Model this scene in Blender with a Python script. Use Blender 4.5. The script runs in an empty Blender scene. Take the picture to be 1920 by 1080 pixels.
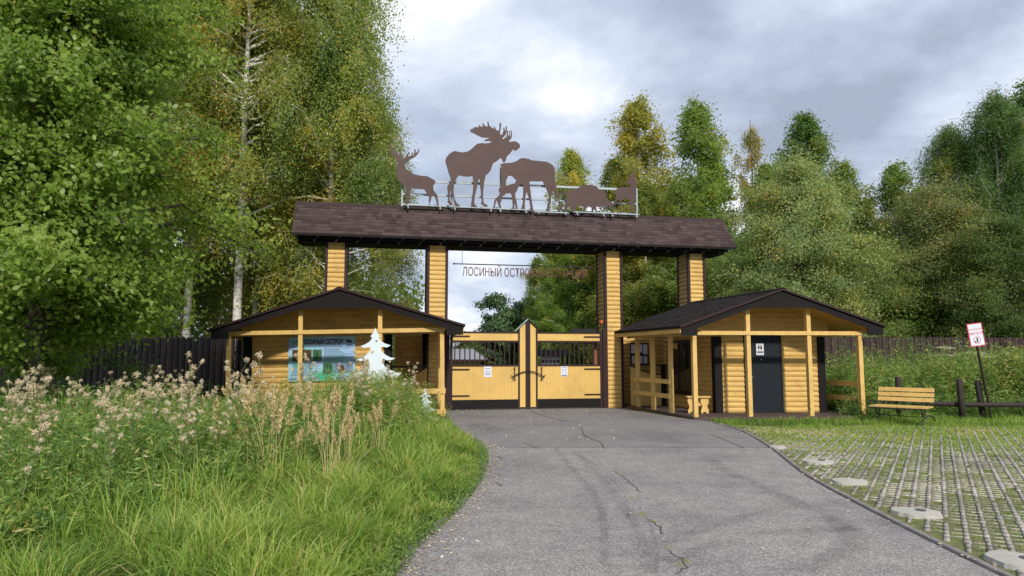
import bpy, math, random
import numpy as np
from mathutils import Vector, Matrix
R=math.radians
random.seed(5); rng=np.random.default_rng(7)
S=bpy.context.scene; COL=S.collection

# ------------------------------------------------------------------ camera
cam=bpy.data.cameras.new('camera'); camo=bpy.data.objects.new('camera',cam); COL.objects.link(camo)
cam.lens=24.0; cam.sensor_width=36; cam.clip_end=3000; cam.clip_start=.05
camo.location=(0,0,1.6); camo.rotation_euler=(R(90+5.67),0,0); S.camera=camo
S.render.resolution_x=1024; S.render.resolution_y=576

# ------------------------------------------------------------------ light
SUN_AZ=165; SUN_EL=34
W=bpy.data.worlds.new('World'); S.world=W; W.use_nodes=True
def world():
    nt=W.node_tree; nt.nodes.clear(); N=nt.nodes.new; L=nt.links.new
    out=N('ShaderNodeOutputWorld'); bg=N('ShaderNodeBackground'); L(bg.outputs[0],out.inputs[0])
    sky=N('ShaderNodeTexSky'); sky.sky_type='NISHITA'; sky.sun_disc=False
    sky.sun_elevation=R(SUN_EL); sky.sun_rotation=R(SUN_AZ); sky.air_density=1.2; sky.dust_density=1.5
    tc=N('ShaderNodeTexCoord'); sep=N('ShaderNodeSeparateXYZ'); L(tc.outputs['Generated'],sep.inputs[0])
    ad=N('ShaderNodeMath'); ad.operation='ADD'; ad.inputs[1].default_value=.34; L(sep.outputs[2],ad.inputs[0])
    mx=N('ShaderNodeMath'); mx.operation='MAXIMUM'; mx.inputs[1].default_value=.08; L(ad.outputs[0],mx.inputs[0])
    dv=[]
    for i in (0,1):
        d=N('ShaderNodeMath'); d.operation='DIVIDE'; L(sep.outputs[i],d.inputs[0]); L(mx.outputs[0],d.inputs[1]); dv.append(d)
    cb=N('ShaderNodeCombineXYZ'); L(dv[0].outputs[0],cb.inputs[0]); L(dv[1].outputs[0],cb.inputs[1])
    mp=N('ShaderNodeMapping'); mp.inputs['Location'].default_value=(5.75,1.1,0); mp.inputs['Rotation'].default_value=(0,0,R(35)); mp.inputs['Scale'].default_value=(.85,1.0,1)
    L(cb.outputs[0],mp.inputs[0])
    def noise(sc,det,rough,dist=0,off=0):
        n=N('ShaderNodeTexNoise'); n.inputs['Scale'].default_value=sc; n.inputs['Detail'].default_value=det
        n.inputs['Roughness'].default_value=rough; n.inputs['Distortion'].default_value=dist
        m=N('ShaderNodeMapping'); m.inputs['Location'].default_value=(off,off*.7,off*.3); L(mp.outputs[0],m.inputs[0]); L(m.outputs[0],n.inputs['Vector']); return n
    n1=noise(2.3,8,.54,.15,0); n2=noise(.8,5,.5,.2,11.3)
    # shade of the cloud deck: blue grey hollows to bright white edges
    r1=N('ShaderNodeValToRGB'); e=r1.color_ramp.elements
    e[0].position=.36; e[0].color=(.35,.41,.52,1); e[1].position=.64; e[1].color=(.90,.94,1,1)
    k=e.new(.45); k.color=(.46,.53,.66,1); k=e.new(.53); k.color=(.60,.67,.80,1)
    L(n1.outputs[0],r1.inputs[0])
    r2=N('ShaderNodeValToRGB'); e=r2.color_ramp.elements
    e[0].position=.58; e[0].color=(0,0,0,1); e[1].position=.70; e[1].color=(.7,.7,.7,1); L(n2.outputs[0],r2.inputs[0])
    sk=N('ShaderNodeVectorMath'); sk.operation='SCALE'; sk.inputs['Scale'].default_value=.11; L(sky.outputs[0],sk.inputs[0])
    mix=N('ShaderNodeMixRGB'); L(r2.outputs[0],mix.inputs[0]); L(r1.outputs[0],mix.inputs[1]); L(sk.outputs[0],mix.inputs[2])
    L(mix.outputs[0],bg.inputs[0]); bg.inputs[1].default_value=1.0
world()
sl=bpy.data.lights.new('sun','SUN'); sl.energy=3.3; sl.angle=R(3); sl.color=(1,.93,.82)
so=bpy.data.objects.new('sun',sl); COL.objects.link(so)
_d=Vector((math.sin(R(SUN_AZ))*math.cos(R(SUN_EL)),math.cos(R(SUN_AZ))*math.cos(R(SUN_EL)),math.sin(R(SUN_EL))))
so.rotation_euler=_d.to_track_quat('Z','Y').to_euler(); so.location=(20,-30,30)
S.view_settings.view_transform='Standard'; S.view_settings.look='None'; S.view_settings.exposure=.22; S.view_settings.gamma=1

# ------------------------------------------------------------------ helpers
def tag(o,label=None,cat=None,group=None,kind=None):
    if label: o['label']=label
    if cat: o['category']=cat
    if group: o['group']=group
    if kind: o['kind']=kind
    return o
def empty(name,loc,label,cat,group=None,rz=0):
    o=bpy.data.objects.new(name,None); COL.objects.link(o); o.location=loc; o.rotation_euler=(0,0,rz)
    o.empty_display_size=.1
    return tag(o,label,cat,group)
class MB:
    """collects faces; X maps local to mesh coordinates"""
    def __init__(s,X=None): s.v=[];s.f=[];s.X=X
    def add(s,vs,fs):
        b=len(s.v)
        for p in vs: s.v.append(tuple(s.X(*p)) if s.X else tuple(p))
        for f in fs: s.f.append(tuple(b+i for i in f))
        return s
    def box(s,x0,x1,y0,y1,z0,z1):
        return s.add([(x0,y0,z0),(x1,y0,z0),(x1,y1,z0),(x0,y1,z0),(x0,y0,z1),(x1,y0,z1),(x1,y1,z1),(x0,y1,z1)],
          [(0,3,2,1),(4,5,6,7),(0,1,5,4),(1,2,6,5),(2,3,7,6),(3,0,4,7)])
    def bar(s,p,q,w,h,up=(0,0,1)):
        p=Vector(p);q=Vector(q);d=(q-p).normalized();a=d.cross(Vector(up))
        if a.length<1e-3:a=d.cross(Vector((0,1,0)))
        a.normalize();b=a.cross(d)
        vs=[]
        for c in (p,q):
            for i,j in ((-1,-1),(1,-1),(1,1),(-1,1)): vs.append(tuple(c+a*(w/2*i)+b*(h/2*j)))
        return s.add(vs,[(0,1,2,3),(7,6,5,4),(0,4,5,1),(1,5,6,2),(2,6,7,3),(3,7,4,0)])
    def tube(s,pts,rad,n=8,cap=True):
        pts=[Vector(p) for p in pts]; rr=rad if isinstance(rad,(list,tuple)) else [rad]*len(pts)
        vs=[];a=None
        for i,p in enumerate(pts):
            d=(pts[min(i+1,len(pts)-1)]-pts[max(i-1,0)]).normalized()
            if a is None:
                a=d.cross(Vector((0,0,1)))
                if a.length<.05:a=d.cross(Vector((0,1,0)))
            a=(a-d*a.dot(d)).normalized();b=d.cross(a)
            for k in range(n):
                t=2*math.pi*k/n; vs.append(tuple(p+(a*math.cos(t)+b*math.sin(t))*rr[i]))
        fs=[]
        for i in range(len(pts)-1):
            for k in range(n):
                k2=(k+1)%n; fs.append((i*n+k,i*n+k2,(i+1)*n+k2,(i+1)*n+k))
        if cap: fs.append(tuple(range(n-1,-1,-1))); fs.append(tuple((len(pts)-1)*n+k for k in range(n)))
        return s.add(vs,fs)
    def prism(s,poly,y0,y1):
        n=len(poly); vs=[(x,y0,z) for x,z in poly]+[(x,y1,z) for x,z in poly]
        return s.add(vs,[tuple(range(n)),tuple(range(2*n-1,n-1,-1))]+[(i,i+n,(i+1)%n+n,(i+1)%n) for i in range(n)])
    def build(s,name,mat,parent=None,smooth=False):
        me=bpy.data.meshes.new(name); me.from_pydata(s.v,[],s.f); me.update()
        if smooth:
            for p in me.polygons:p.use_smooth=True
        me.materials.append(mat); o=bpy.data.objects.new(name,me); COL.objects.link(o)
        if parent:o.parent=parent
        return o
def npmesh(name,V,F,mat,parent=None,tint=None,smooth=False):
    V=np.asarray(V,dtype=np.float32).reshape(-1,3);F=np.asarray(F,dtype=np.int32)
    me=bpy.data.meshes.new(name);k=F.shape[1];m=len(F)
    me.vertices.add(len(V));me.vertices.foreach_set('co',V.ravel())
    me.loops.add(m*k);me.loops.foreach_set('vertex_index',F.ravel())
    me.polygons.add(m);me.polygons.foreach_set('loop_start',np.arange(m,dtype=np.int32)*k)
    me.polygons.foreach_set('loop_total',np.full(m,k,dtype=np.int32))
    if smooth: me.polygons.foreach_set('use_smooth',np.ones(m,dtype=bool))
    if tint is not None:
        a=me.attributes.new('tint','FLOAT','FACE');a.data.foreach_set('value',np.asarray(tint,dtype=np.float32))
    me.update(calc_edges=True);me.validate()
    me.materials.append(mat);o=bpy.data.objects.new(name,me);COL.objects.link(o)
    if parent:o.parent=parent
    return o
def frame(O,e1,e2,tilt=0):
    """local (a,b,z) -> offset from the root; tilt raises z along a"""
    ct,st=math.cos(tilt),math.sin(tilt)
    def X(a,b,z): 
        a2,z2=a*ct-z*st,a*st+z*ct
        return (a2*e1[0]+b*e2[0],a2*e1[1]+b*e2[1],z2)
    return X
def copy_tree(o,parent=None):
    c=o.copy();COL.objects.link(c)
    if parent:c.parent=parent
    for ch in list(o.children):copy_tree(ch,c)
    return c
def cutout(name,polys,X,th,mat,parent=None,bev=0):
    """a flat sheet cut to an outline (with holes); X maps (u,z)->(x,y,z); th = thickness vector"""
    cu=bpy.data.curves.new(name,'CURVE');cu.dimensions='2D';cu.fill_mode='BOTH';cu.extrude=.5
    for p in polys:
        sp=cu.splines.new('POLY');sp.points.add(len(p)-1)
        for i,(a,b) in enumerate(p):sp.points[i].co=(a,b,0,1)
        sp.use_cyclic_u=True
    t=bpy.data.objects.new('t',cu);COL.objects.link(t)
    dg=bpy.context.evaluated_depsgraph_get();me=bpy.data.meshes.new_from_object(t.evaluated_get(dg))
    bpy.data.objects.remove(t);th=Vector(th)
    for v in me.vertices: v.co=Vector(X(v.co.x,v.co.y))+th*v.co.z
    me.materials.clear();me.materials.append(mat)
    o=bpy.data.objects.new(name,me);COL.objects.link(o)
    if parent:o.parent=parent
    return o
def text(name,s,size,X,mat,parent=None,sx=1,align='LEFT',offset=0,space=1,th=(0,0,0),ext=0):
    cu=bpy.data.curves.new(name,'FONT');cu.body=s;cu.size=size;cu.align_x=align;cu.offset=offset;cu.space_character=space;cu.extrude=ext
    t=bpy.data.objects.new('t',cu);COL.objects.link(t)
    dg=bpy.context.evaluated_depsgraph_get();me=bpy.data.meshes.new_from_object(t.evaluated_get(dg))
    bpy.data.objects.remove(t);th=Vector(th)
    for v in me.vertices: v.co=Vector(X(v.co.x*sx,v.co.y))+th*v.co.z
    me.materials.clear();me.materials.append(mat)
    o=bpy.data.objects.new(name,me);COL.objects.link(o)
    if parent:o.parent=parent
    return o

# ------------------------------------------------------------------ materials
def nodes(name):
    m=bpy.data.materials.new(name);m.use_nodes=True;nt=m.node_tree;nt.nodes.clear()
    o=nt.nodes.new('ShaderNodeOutputMaterial');b=nt.nodes.new('ShaderNodeBsdfPrincipled');nt.links.new(b.outputs[0],o.inputs[0])
    return m,nt,nt.nodes.new,nt.links.new,b,o
def _noise(N,L,sc,vec,det=4,rough=.55,dist=0):
    n=N('ShaderNodeTexNoise');n.inputs['Scale'].default_value=sc;n.inputs['Detail'].default_value=det
    n.inputs['Roughness'].default_value=rough;n.inputs['Distortion'].default_value=dist
    if vec is not None:L(vec,n.inputs['Vector'])
    return n
def _ramp(N,L,src,stops):
    r=N('ShaderNodeValToRGB');e=r.color_ramp.elements
    while len(e)>1:e.remove(e[-1])
    e[0].position=stops[0][0];e[0].color=(*stops[0][1],1)
    for p,c in stops[1:]:
        k=e.new(p);k.color=(*c,1)
    L(src,r.inputs[0]);return r
def _mul(c,k):return tuple(min(1,x*k) for x in c)
def paint(name,col,rough=.5,var=.12,sc=6,bump=.15,stretch=(1,1,1),dirt=0,metal=0,tint=0,spec=.4,bsc=40,knots=0):
    m,nt,N,L,b,o=nodes(name)
    tc=N('ShaderNodeTexCoord');mp=N('ShaderNodeMapping');mp.inputs['Scale'].default_value=stretch;L(tc.outputs['Object'],mp.inputs[0])
    n=_noise(N,L,sc,mp.outputs[0],6,.6)
    r=_ramp(N,L,n.outputs[0],[(.25,_mul(col,1-var)),(.5,col),(.75,_mul(col,1+var))])
    last=r.outputs[0]
    if dirt:
        n3=_noise(N,L,sc*.35,tc.outputs['Object'],7,.7,.5);r3=_ramp(N,L,n3.outputs[0],[(.45,(0,0,0)),(.72,(dirt,)*3)])
        mx=N('ShaderNodeMixRGB');L(r3.outputs[0],mx.inputs[0]);L(last,mx.inputs[1]);mx.inputs[2].default_value=(*_mul(col,.45),1);last=mx.outputs[0]
    if knots:
        mk=N('ShaderNodeMapping');mk.inputs['Scale'].default_value=(knots,knots,knots*1.7);L(tc.outputs['Object'],mk.inputs[0])
        vo=N('ShaderNodeTexVoronoi');vo.inputs['Scale'].default_value=1;L(mk.outputs[0],vo.inputs['Vector'])
        kr=_ramp(N,L,vo.outputs['Distance'],[(.05,(.7,.7,.7)),(.10,(.25,.25,.25)),(.15,(0,0,0))])
        mx=N('ShaderNodeMixRGB');L(kr.outputs[0],mx.inputs[0]);L(last,mx.inputs[1]);mx.inputs[2].default_value=(*_mul(col,.25),1);last=mx.outputs[0]
    if tint:
        at=N('ShaderNodeAttribute');at.attribute_name='tint';mr=N('ShaderNodeMapRange');mr.inputs[3].default_value=1-tint;mr.inputs[4].default_value=1+tint
        L(at.outputs['Fac'],mr.inputs[0]);vm=N('ShaderNodeVectorMath');vm.operation='SCALE';L(last,vm.inputs[0]);L(mr.outputs[0],vm.inputs['Scale']);last=vm.outputs[0]
    L(last,b.inputs['Base Color']);b.inputs['Roughness'].default_value=rough;b.inputs['Metallic'].default_value=metal
    b.inputs['Specular IOR Level'].default_value=spec
    if bump:
        n2=_noise(N,L,bsc,mp.outputs[0],5,.6);bp=N('ShaderNodeBump');bp.inputs['Strength'].default_value=bump;bp.inputs['Distance'].default_value=.01
        L(n2.outputs[0],bp.inputs['Height']);L(bp.outputs[0],b.inputs['Normal'])
    return m
YEL=(.60,.37,.105)
M={}
M['log']=paint('yellow_log_siding',(.62,.40,.125),.6,.24,3,.3,(1,1,9),dirt=.45,knots=3.2)
M['beam']=paint('yellow_painted_timber',(.65,.425,.14),.55,.14,5,.2,(2,2,2),dirt=.35,knots=4)
M['panel']=paint('yellow_gate_boards',(.65,.425,.125),.5,.07,4,.15,(12,12,.6),dirt=.35)
M['soffit']=paint('ochre_soffit_boards',(.60,.36,.11),.6,.12,4,.1,(9,1,1))
M['trim']=paint('dark_brown_trim',(.030,.014,.014),.6,.2,6,.1,spec=.25)
M['black']=paint('black_brown_boards',(.0105,.0085,.0095),.75,.25,5,.1,(1,1,8),spec=.2)
M['steelbrown']=paint('brown_painted_steel',(.070,.036,.032),.6,.16,2.2,.05,dirt=.35)
M['letter']=paint('red_brown_painted_letters',(.15,.055,.045),.6,.1,3,0)
M['rail']=paint('pale_blue_grey_steel',(.36,.42,.45),.5,.08,5,.03,dirt=.3)
M['shingle']=paint('brown_bitumen_shingle',(.070,.050,.049),.9,.22,18,.5,tint=.32,spec=.15,dirt=.25)
M['shingle2']=paint('grey_brown_bitumen_shingle',(.040,.033,.034),.9,.22,18,.5,tint=.35,spec=.15,dirt=.35)
M['iron']=paint('black_iron',(.02,.018,.018),.45,.2,8,.05)
M['fence']=paint('dark_brown_stained_fence',(.036,.025,.024),.6,.35,3,.2,(3,3,.5),tint=.45)
M['fencer']=paint('brown_plank_fence',(.050,.030,.028),.7,.3,3,.2,(3,3,.5),tint=.4)
M['logdark']=paint('dark_stained_log',(.028,.020,.018),.75,.35,5,.3,(2,2,.5))
M['white']=paint('white_painted_plywood',(.60,.68,.74),.5,.04,5,.03)
M['door']=paint('dark_navy_steel_door',(.0075,.012,.019),.55,.15,8,.1,spec=.25)
M['chrome']=paint('chrome',(.7,.7,.7),.25,.03,5,0,metal=1)
M['glass']=paint('dark_glass',(.016,.018,.018),.06,.1,2,0,spec=.8)
M['floor']=paint('dark_plank_floor',(.075,.052,.048),.75,.25,4,.2,(1,12,1))
M['footing']=paint('pale_cast_concrete',(.42,.40,.36),.9,.15,8,.4,dirt=.3)
M['cap']=paint('grey_metal_cap',(.10,.11,.12),.5,.2,8,.05,metal=.4)
M['orange']=paint('orange_plastic_lens',(.75,.13,.02),.3,.1,4,0)
M['paper']=paint('white_laminated_paper',(.66,.69,.78),.4,.03,5,0)
M['ink']=paint('black_ink',(.02,.02,.03),.5,.1,5,0)
M['blueink']=paint('blue_ink',(.12,.16,.42),.5,.1,5,0)
M['redink']=paint('red_ink',(.62,.06,.10),.5,.05,5,0)
M['greenink']=paint('green_print',(.10,.36,.20),.4,.35,3,0)
M['photo1']=paint('brown_forest_photo_print',(.09,.055,.02),.4,.9,9,0)
M['photo2']=paint('green_forest_photo_print',(.05,.14,.07),.4,.9,9,0)
M['photo3']=paint('blue_grey_photo_print',(.16,.22,.32),.4,.5,5,0)
M['housewall']=paint('yellow_house_wall',(.52,.34,.12),.7,.1,3,.1)
M['metalroof']=paint('light_grey_metal_roof',(.27,.27,.31),.5,.06,3,.05)
M['brownwood']=paint('red_brown_wood',(.26,.09,.04),.6,.2,4,.1)
M['reddoor']=M['trim']

def board_mat():
    m,nt,N,L,b,o=nodes('pale_blue_print_with_green_corners')
    tc=N('ShaderNodeTexCoord');n=_noise(N,L,1.6,tc.outputs['Object'],2,.5)
    r=_ramp(N,L,n.outputs[0],[(.40,(.33,.50,.78)),(.54,(.26,.55,.62)),(.62,(.06,.42,.24))])
    L(r.outputs[0],b.inputs['Base Color']);b.inputs['Roughness'].default_value=.25;return m
M['board']=board_mat()

def leaf_mat(name,stops,trans=.55,rough=.45,objcol=True):
    m,nt,N,L,b,o=nodes(name)
    at=N('ShaderNodeAttribute');at.attribute_name='tint'
    r=_ramp(N,L,at.outputs['Fac'],stops);last=r.outputs[0]
    if objcol:
        oi=N('ShaderNodeObjectInfo');mx=N('ShaderNodeMixRGB');mx.blend_type='MULTIPLY';mx.inputs[0].default_value=1
        L(last,mx.inputs[1]);L(oi.outputs['Color'],mx.inputs[2]);last=mx.outputs[0]
    L(last,b.inputs['Base Color']);b.inputs['Roughness'].default_value=rough;b.inputs['Specular IOR Level'].default_value=.35
    t=N('ShaderNodeBsdfTranslucent')
    sc=N('ShaderNodeMixRGB');sc.blend_type='MULTIPLY';sc.inputs[0].default_value=1;L(last,sc.inputs[1]);sc.inputs[2].default_value=(1.4,1.4,.8,1)
    L(sc.outputs[0],t.inputs[0]);ms=N('ShaderNodeMixShader');ms.inputs[0].default_value=trans
    L(b.outputs[0],ms.inputs[1]);L(t.outputs[0],ms.inputs[2]);L(ms.outputs[0],o.inputs[0]);return m
GRN=[(0,(.10,.155,.045)),(.3,(.18,.25,.07)),(.55,(.29,.35,.10)),(.72,(.40,.39,.09)),(.86,(.52,.39,.07)),(1,(.60,.34,.06))]
M['leaf']=leaf_mat('birch_leaves',GRN)
M['leafb']=leaf_mat('broad_leaves',[(0,(.11,.185,.035)),(.5,(.25,.36,.065)),(.8,(.36,.45,.11)),(1,(.46,.38,.07))],.55,.4)
M['needle']=leaf_mat('pine_needles',[(0,(.018,.04,.02)),(.6,(.045,.085,.035)),(1,(.12,.13,.04))],.15)
M['grass']=leaf_mat('grass_blades',[(0,(.05,.11,.02)),(.45,(.20,.32,.05)),(.75,(.36,.47,.10)),(.9,(.44,.44,.14)),(1,(.55,.45,.24))],.4,.5)
M['weed']=leaf_mat('weed_leaves',[(0,(.04,.095,.028)),(.4,(.13,.235,.055)),(.7,(.25,.35,.08)),(.88,(.42,.37,.08)),(1,(.48,.38,.22))],.35,.5)
M['dry']=leaf_mat('dry_straw',[(0,(.36,.27,.13)),(.5,(.62,.50,.28)),(1,(.78,.66,.43))],.3,.7)
M['fluff']=leaf_mat('seed_fluff',[(0,(.42,.30,.18)),(.5,(.66,.54,.41)),(1,(.82,.76,.68))],.4,.9)
M['petal']=leaf_mat('pale_fallen_leaves',[(0,(.30,.20,.08)),(.5,(.62,.52,.34)),(1,(.78,.74,.66))],.1,.7)
def bark(white=True):
    m,nt,N,L,b,o=nodes('birch_bark' if white else 'grey_brown_bark')
    tc=N('ShaderNodeTexCoord');mp=N('ShaderNodeMapping');mp.inputs['Scale'].default_value=(2,2,7) if white else (8,8,1.5);L(tc.outputs['Object'],mp.inputs[0])
    n=_noise(N,L,1.7,mp.outputs[0],7,.65,.4)
    st=[(.36,(.04,.035,.03)),(.43,(.45,.42,.38)),(.6,(.70,.68,.63))] if white else [(.35,(.035,.026,.02)),(.65,(.12,.10,.08))]
    r=_ramp(N,L,n.outputs[0],st);L(r.outputs[0],b.inputs['Base Color']);b.inputs['Roughness'].default_value=.8
    bp=N('ShaderNodeBump');bp.inputs['Strength'].default_value=.5;L(n.outputs[0],bp.inputs['Height']);L(bp.outputs[0],b.inputs['Normal']);return m
M['birch']=bark(True);M['bark']=bark(False)

def asphalt():
    m,nt,N,L,b,o=nodes('worn_asphalt')
    tc=N('ShaderNodeTexCoord');P=tc.outputs['Object']
    sp=N('ShaderNodeSeparateXYZ');L(P,sp.inputs[0])
    nb=_noise(N,L,.9,P,3,.5);ad=N('ShaderNodeMath');ad.operation='MULTIPLY_ADD';ad.inputs[1].default_value=.25;L(nb.outputs[0],ad.inputs[0]);L(sp.outputs[1],ad.inputs[2])
    gt=N('ShaderNodeMath');gt.operation='GREATER_THAN';gt.inputs[1].default_value=12.22;L(ad.outputs[0],gt.inputs[0])
    v=N('ShaderNodeTexVoronoi');v.inputs['Scale'].default_value=95;L(P,v.inputs['Vector'])
    vs=N('ShaderNodeSeparateColor');L(v.outputs['Color'],vs.inputs[0])
    stone=_ramp(N,L,vs.outputs[0],[(0,(.165,.153,.15)),(.35,(.215,.20,.195)),(.7,(.285,.267,.26)),(1,(.44,.42,.40))])
    big=_noise(N,L,.55,P,5,.6,.4);br=_ramp(N,L,big.outputs[0],[(.3,(.74,.74,.76)),(.5,(1,1,1)),(.72,(1.12,1.1,1.08))])
    mid=_noise(N,L,3.5,P,6,.65);mr=_ramp(N,L,mid.outputs[0],[(.3,(.82,.82,.83)),(.7,(1.1,1.1,1.1))])
    fine=_noise(N,L,60,P,3,.6);fa=_ramp(N,L,fine.outputs[0],[(.3,(.175,.165,.163)),(.7,(.25,.237,.233))])
    a=N('ShaderNodeMixRGB');L(gt.outputs[0],a.inputs[0]);L(stone.outputs[0],a.inputs[1]);L(fa.outputs[0],a.inputs[2])
    c=N('ShaderNodeMixRGB');c.blend_type='MULTIPLY';c.inputs[0].default_value=1;L(a.outputs[0],c.inputs[1]);L(br.outputs[0],c.inputs[2])
    d=N('ShaderNodeMixRGB');d.blend_type='MULTIPLY';d.inputs[0].default_value=1;L(c.outputs[0],d.inputs[1]);L(mr.outputs[0],d.inputs[2])
    # dark seam between the two surfacings
    s2=N('ShaderNodeMath');s2.operation='SUBTRACT';s2.inputs[1].default_value=12.22;L(ad.outputs[0],s2.inputs[0])
    ab=N('ShaderNodeMath');ab.operation='ABSOLUTE';L(s2.outputs[0],ab.inputs[0]);sr=_ramp(N,L,ab.outputs[0],[(0,(.45,.45,.45)),(.05,(1,1,1))])
    e=N('ShaderNodeMixRGB');e.blend_type='MULTIPLY';e.inputs[0].default_value=1;L(d.outputs[0],e.inputs[1]);L(sr.outputs[0],e.inputs[2])
    L(e.outputs[0],b.inputs['Base Color']);b.inputs['Roughness'].default_value=.85;b.inputs['Specular IOR Level'].default_value=.3
    bp=N('ShaderNodeBump');bp.inputs['Strength'].default_value=.4;bp.inputs['Distance'].default_value=.004;L(v.outputs['Distance'],bp.inputs['Height']);L(bp.outputs[0],b.inputs['Normal'])
    return m
M['asphalt']=asphalt()
def ground_mat():
    m,nt,N,L,b,o=nodes('soil_and_turf')
    tc=N('ShaderNodeTexCoord');P=tc.outputs['Object']
    n=_noise(N,L,1.2,P,6,.6);n2=_noise(N,L,25,P,4,.6)
    r=_ramp(N,L,n.outputs[0],[(.35,(.05,.045,.022)),(.5,(.055,.075,.02)),(.7,(.09,.12,.03))])
    r2=_ramp(N,L,n2.outputs[0],[(.3,(.6,.6,.6)),(.7,(1.3,1.3,1.3))])
    c=N('ShaderNodeMixRGB');c.blend_type='MULTIPLY';c.inputs[0].default_value=1;L(r.outputs[0],c.inputs[1]);L(r2.outputs[0],c.inputs[2])
    L(c.outputs[0],b.inputs['Base Color']);b.inputs['Roughness'].default_value=.95
    bp=N('ShaderNodeBump');bp.inputs['Strength'].default_value=.6;bp.inputs['Distance'].default_value=.03;L(n2.outputs[0],bp.inputs['Height']);L(bp.outputs[0],b.inputs['Normal']);return m
M['ground']=ground_mat()
M['moss']=paint('mossy_soil',(.125,.135,.045),.95,.5,9,.8,bsc=30)
M['paver']=paint('weathered_concrete_paver',(.34,.31,.275),.95,.3,10,.5,tint=.3,dirt=.7)
M['kerb']=paint('grey_kerb_stone',(.22,.20,.195),.9,.3,8,.4,dirt=.4)
M['gravel']=paint('dusty_grit',(.26,.23,.21),.95,.4,40,.9)
def mark_mat():
    m,nt,N,L,b,o=nodes('rubber_tyre_mark')
    b.inputs['Base Color'].default_value=(.045,.044,.047,1);b.inputs['Roughness'].default_value=.7
    at=N('ShaderNodeAttribute');at.attribute_name='edge';tc=N('ShaderNodeTexCoord');n=_noise(N,L,9,tc.outputs['Object'],6,.7);n2=_noise(N,L,.8,tc.outputs['Object'],3,.6)
    r=_ramp(N,L,n.outputs[0],[(.3,(.05,.05,.05)),(.7,(.8,.8,.8))]);r2=_ramp(N,L,n2.outputs[0],[(.35,(.1,.1,.1)),(.65,(1,1,1))])
    a=N('ShaderNodeMath');a.operation='MULTIPLY';L(at.outputs['Fac'],a.inputs[0]);L(r.outputs[0],a.inputs[1])
    c=N('ShaderNodeMath');c.operation='MULTIPLY';L(a.outputs[0],c.inputs[0]);L(r2.outputs[0],c.inputs[1])
    t=N('ShaderNodeBsdfTransparent');ms=N('ShaderNodeMixShader');c2=N('ShaderNodeMath');c2.operation='MULTIPLY';c2.inputs[1].default_value=.40;L(c.outputs[0],c2.inputs[0]);L(c2.outputs[0],ms.inputs[0]);L(t.outputs[0],ms.inputs[1]);L(b.outputs[0],ms.inputs[2]);L(ms.outputs[0],o.inputs[0]);return m
M['mark']=mark_mat()
M['crack']=paint('dark_crack_tar',(.07,.066,.063),.9,.3,9,.2)  # dark grey of the thin crack ribbons on the road

# ------------------------------------------------------------------ ground
def sstep(a,b,x):
    t=np.clip((np.asarray(x,dtype=float)-a)/(b-a),0,1);return t*t*(3-2*t)
def gz(x,y):return -1.7*sstep(27,42,y)
def make_ground():
    xs=np.concatenate([np.linspace(-900,-40,12),np.linspace(-32,32,33),np.linspace(40,900,12)])
    ys=np.concatenate([np.linspace(-300,-20,8),np.linspace(-12,60,37),np.linspace(75,1200,14)])
    X,Y=np.meshgrid(xs,ys);V=np.stack([X,Y,gz(X,Y)],-1).reshape(-1,3);n=len(xs);F=[]
    for j in range(len(ys)-1):
        for i in range(n-1):
            a=j*n+i;F.append((a,a+1,a+n+1,a+n))
    return tag(npmesh('ground',V,F,M['ground'],smooth=True),kind='structure')
make_ground()
LE=[(-2.4,23.5),(-2.2,20.6),(-1.75,18.4),(-1.35,15.8),(-.85,13.4),(-.5,11.5),(-.45,9.9),(-.48,8.8),(-.62,7.2),(-.85,5.9),(-.9,5.1),(-1.15,3),(-1.3,0),(-1.4,-8)]
RE=[(3.6,23.5),(3.55,20.4),(4.1,18.5),(4.62,17.0),(4.86,15.6),(4.78,14.1),(4.45,12.0),(4.12,10.4),(3.86,9.0),(3.66,7.0),(3.54,5.2),(3.45,3),(3.4,0),(3.4,-8)]
def resample(P,n):
    P=np.array(P,float)
    # catmull-rom
    out=[];m=len(P)
    for i in range(m-1):
        p0=P[max(i-1,0)];p1=P[i];p2=P[i+1];p3=P[min(i+2,m-1)]
        for t in np.linspace(0,1,n,endpoint=False):
            out.append(.5*((2*p1)+(-p0+p2)*t+(2*p0-5*p1+4*p2-p3)*t*t+(-p0+3*p1-3*p2+p3)*t**3))
    out.append(P[-1]);return np.array(out)
LEs=resample(LE,10);REs=resample(RE,10)
def edge_x(E,y):
    o=np.argsort(E[:,1]);return np.interp(y,E[o,1],E[o,0])
def make_asphalt():
    ys=np.concatenate([np.linspace(-8,4,30),np.linspace(4.05,24,280)]);V=[];F=[];K=14
    for y in ys:
        j=.05*math.sin(y*7.3)+.035*math.sin(y*19.1+1)+.03*math.sin(y*41+2)
        a=edge_x(LEs,y)+j;b=edge_x(REs,y)
        for k in range(K):V.append((a+(b-a)*k/(K-1),y,.012))
    for i in range(len(ys)-1):
        for k in range(K-1):
            a=i*K+k;F.append((a,a+1,a+K+1,a+K))
    tag(npmesh('asphalt_road',V,F,M['asphalt']),kind='structure')
make_asphalt()
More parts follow.
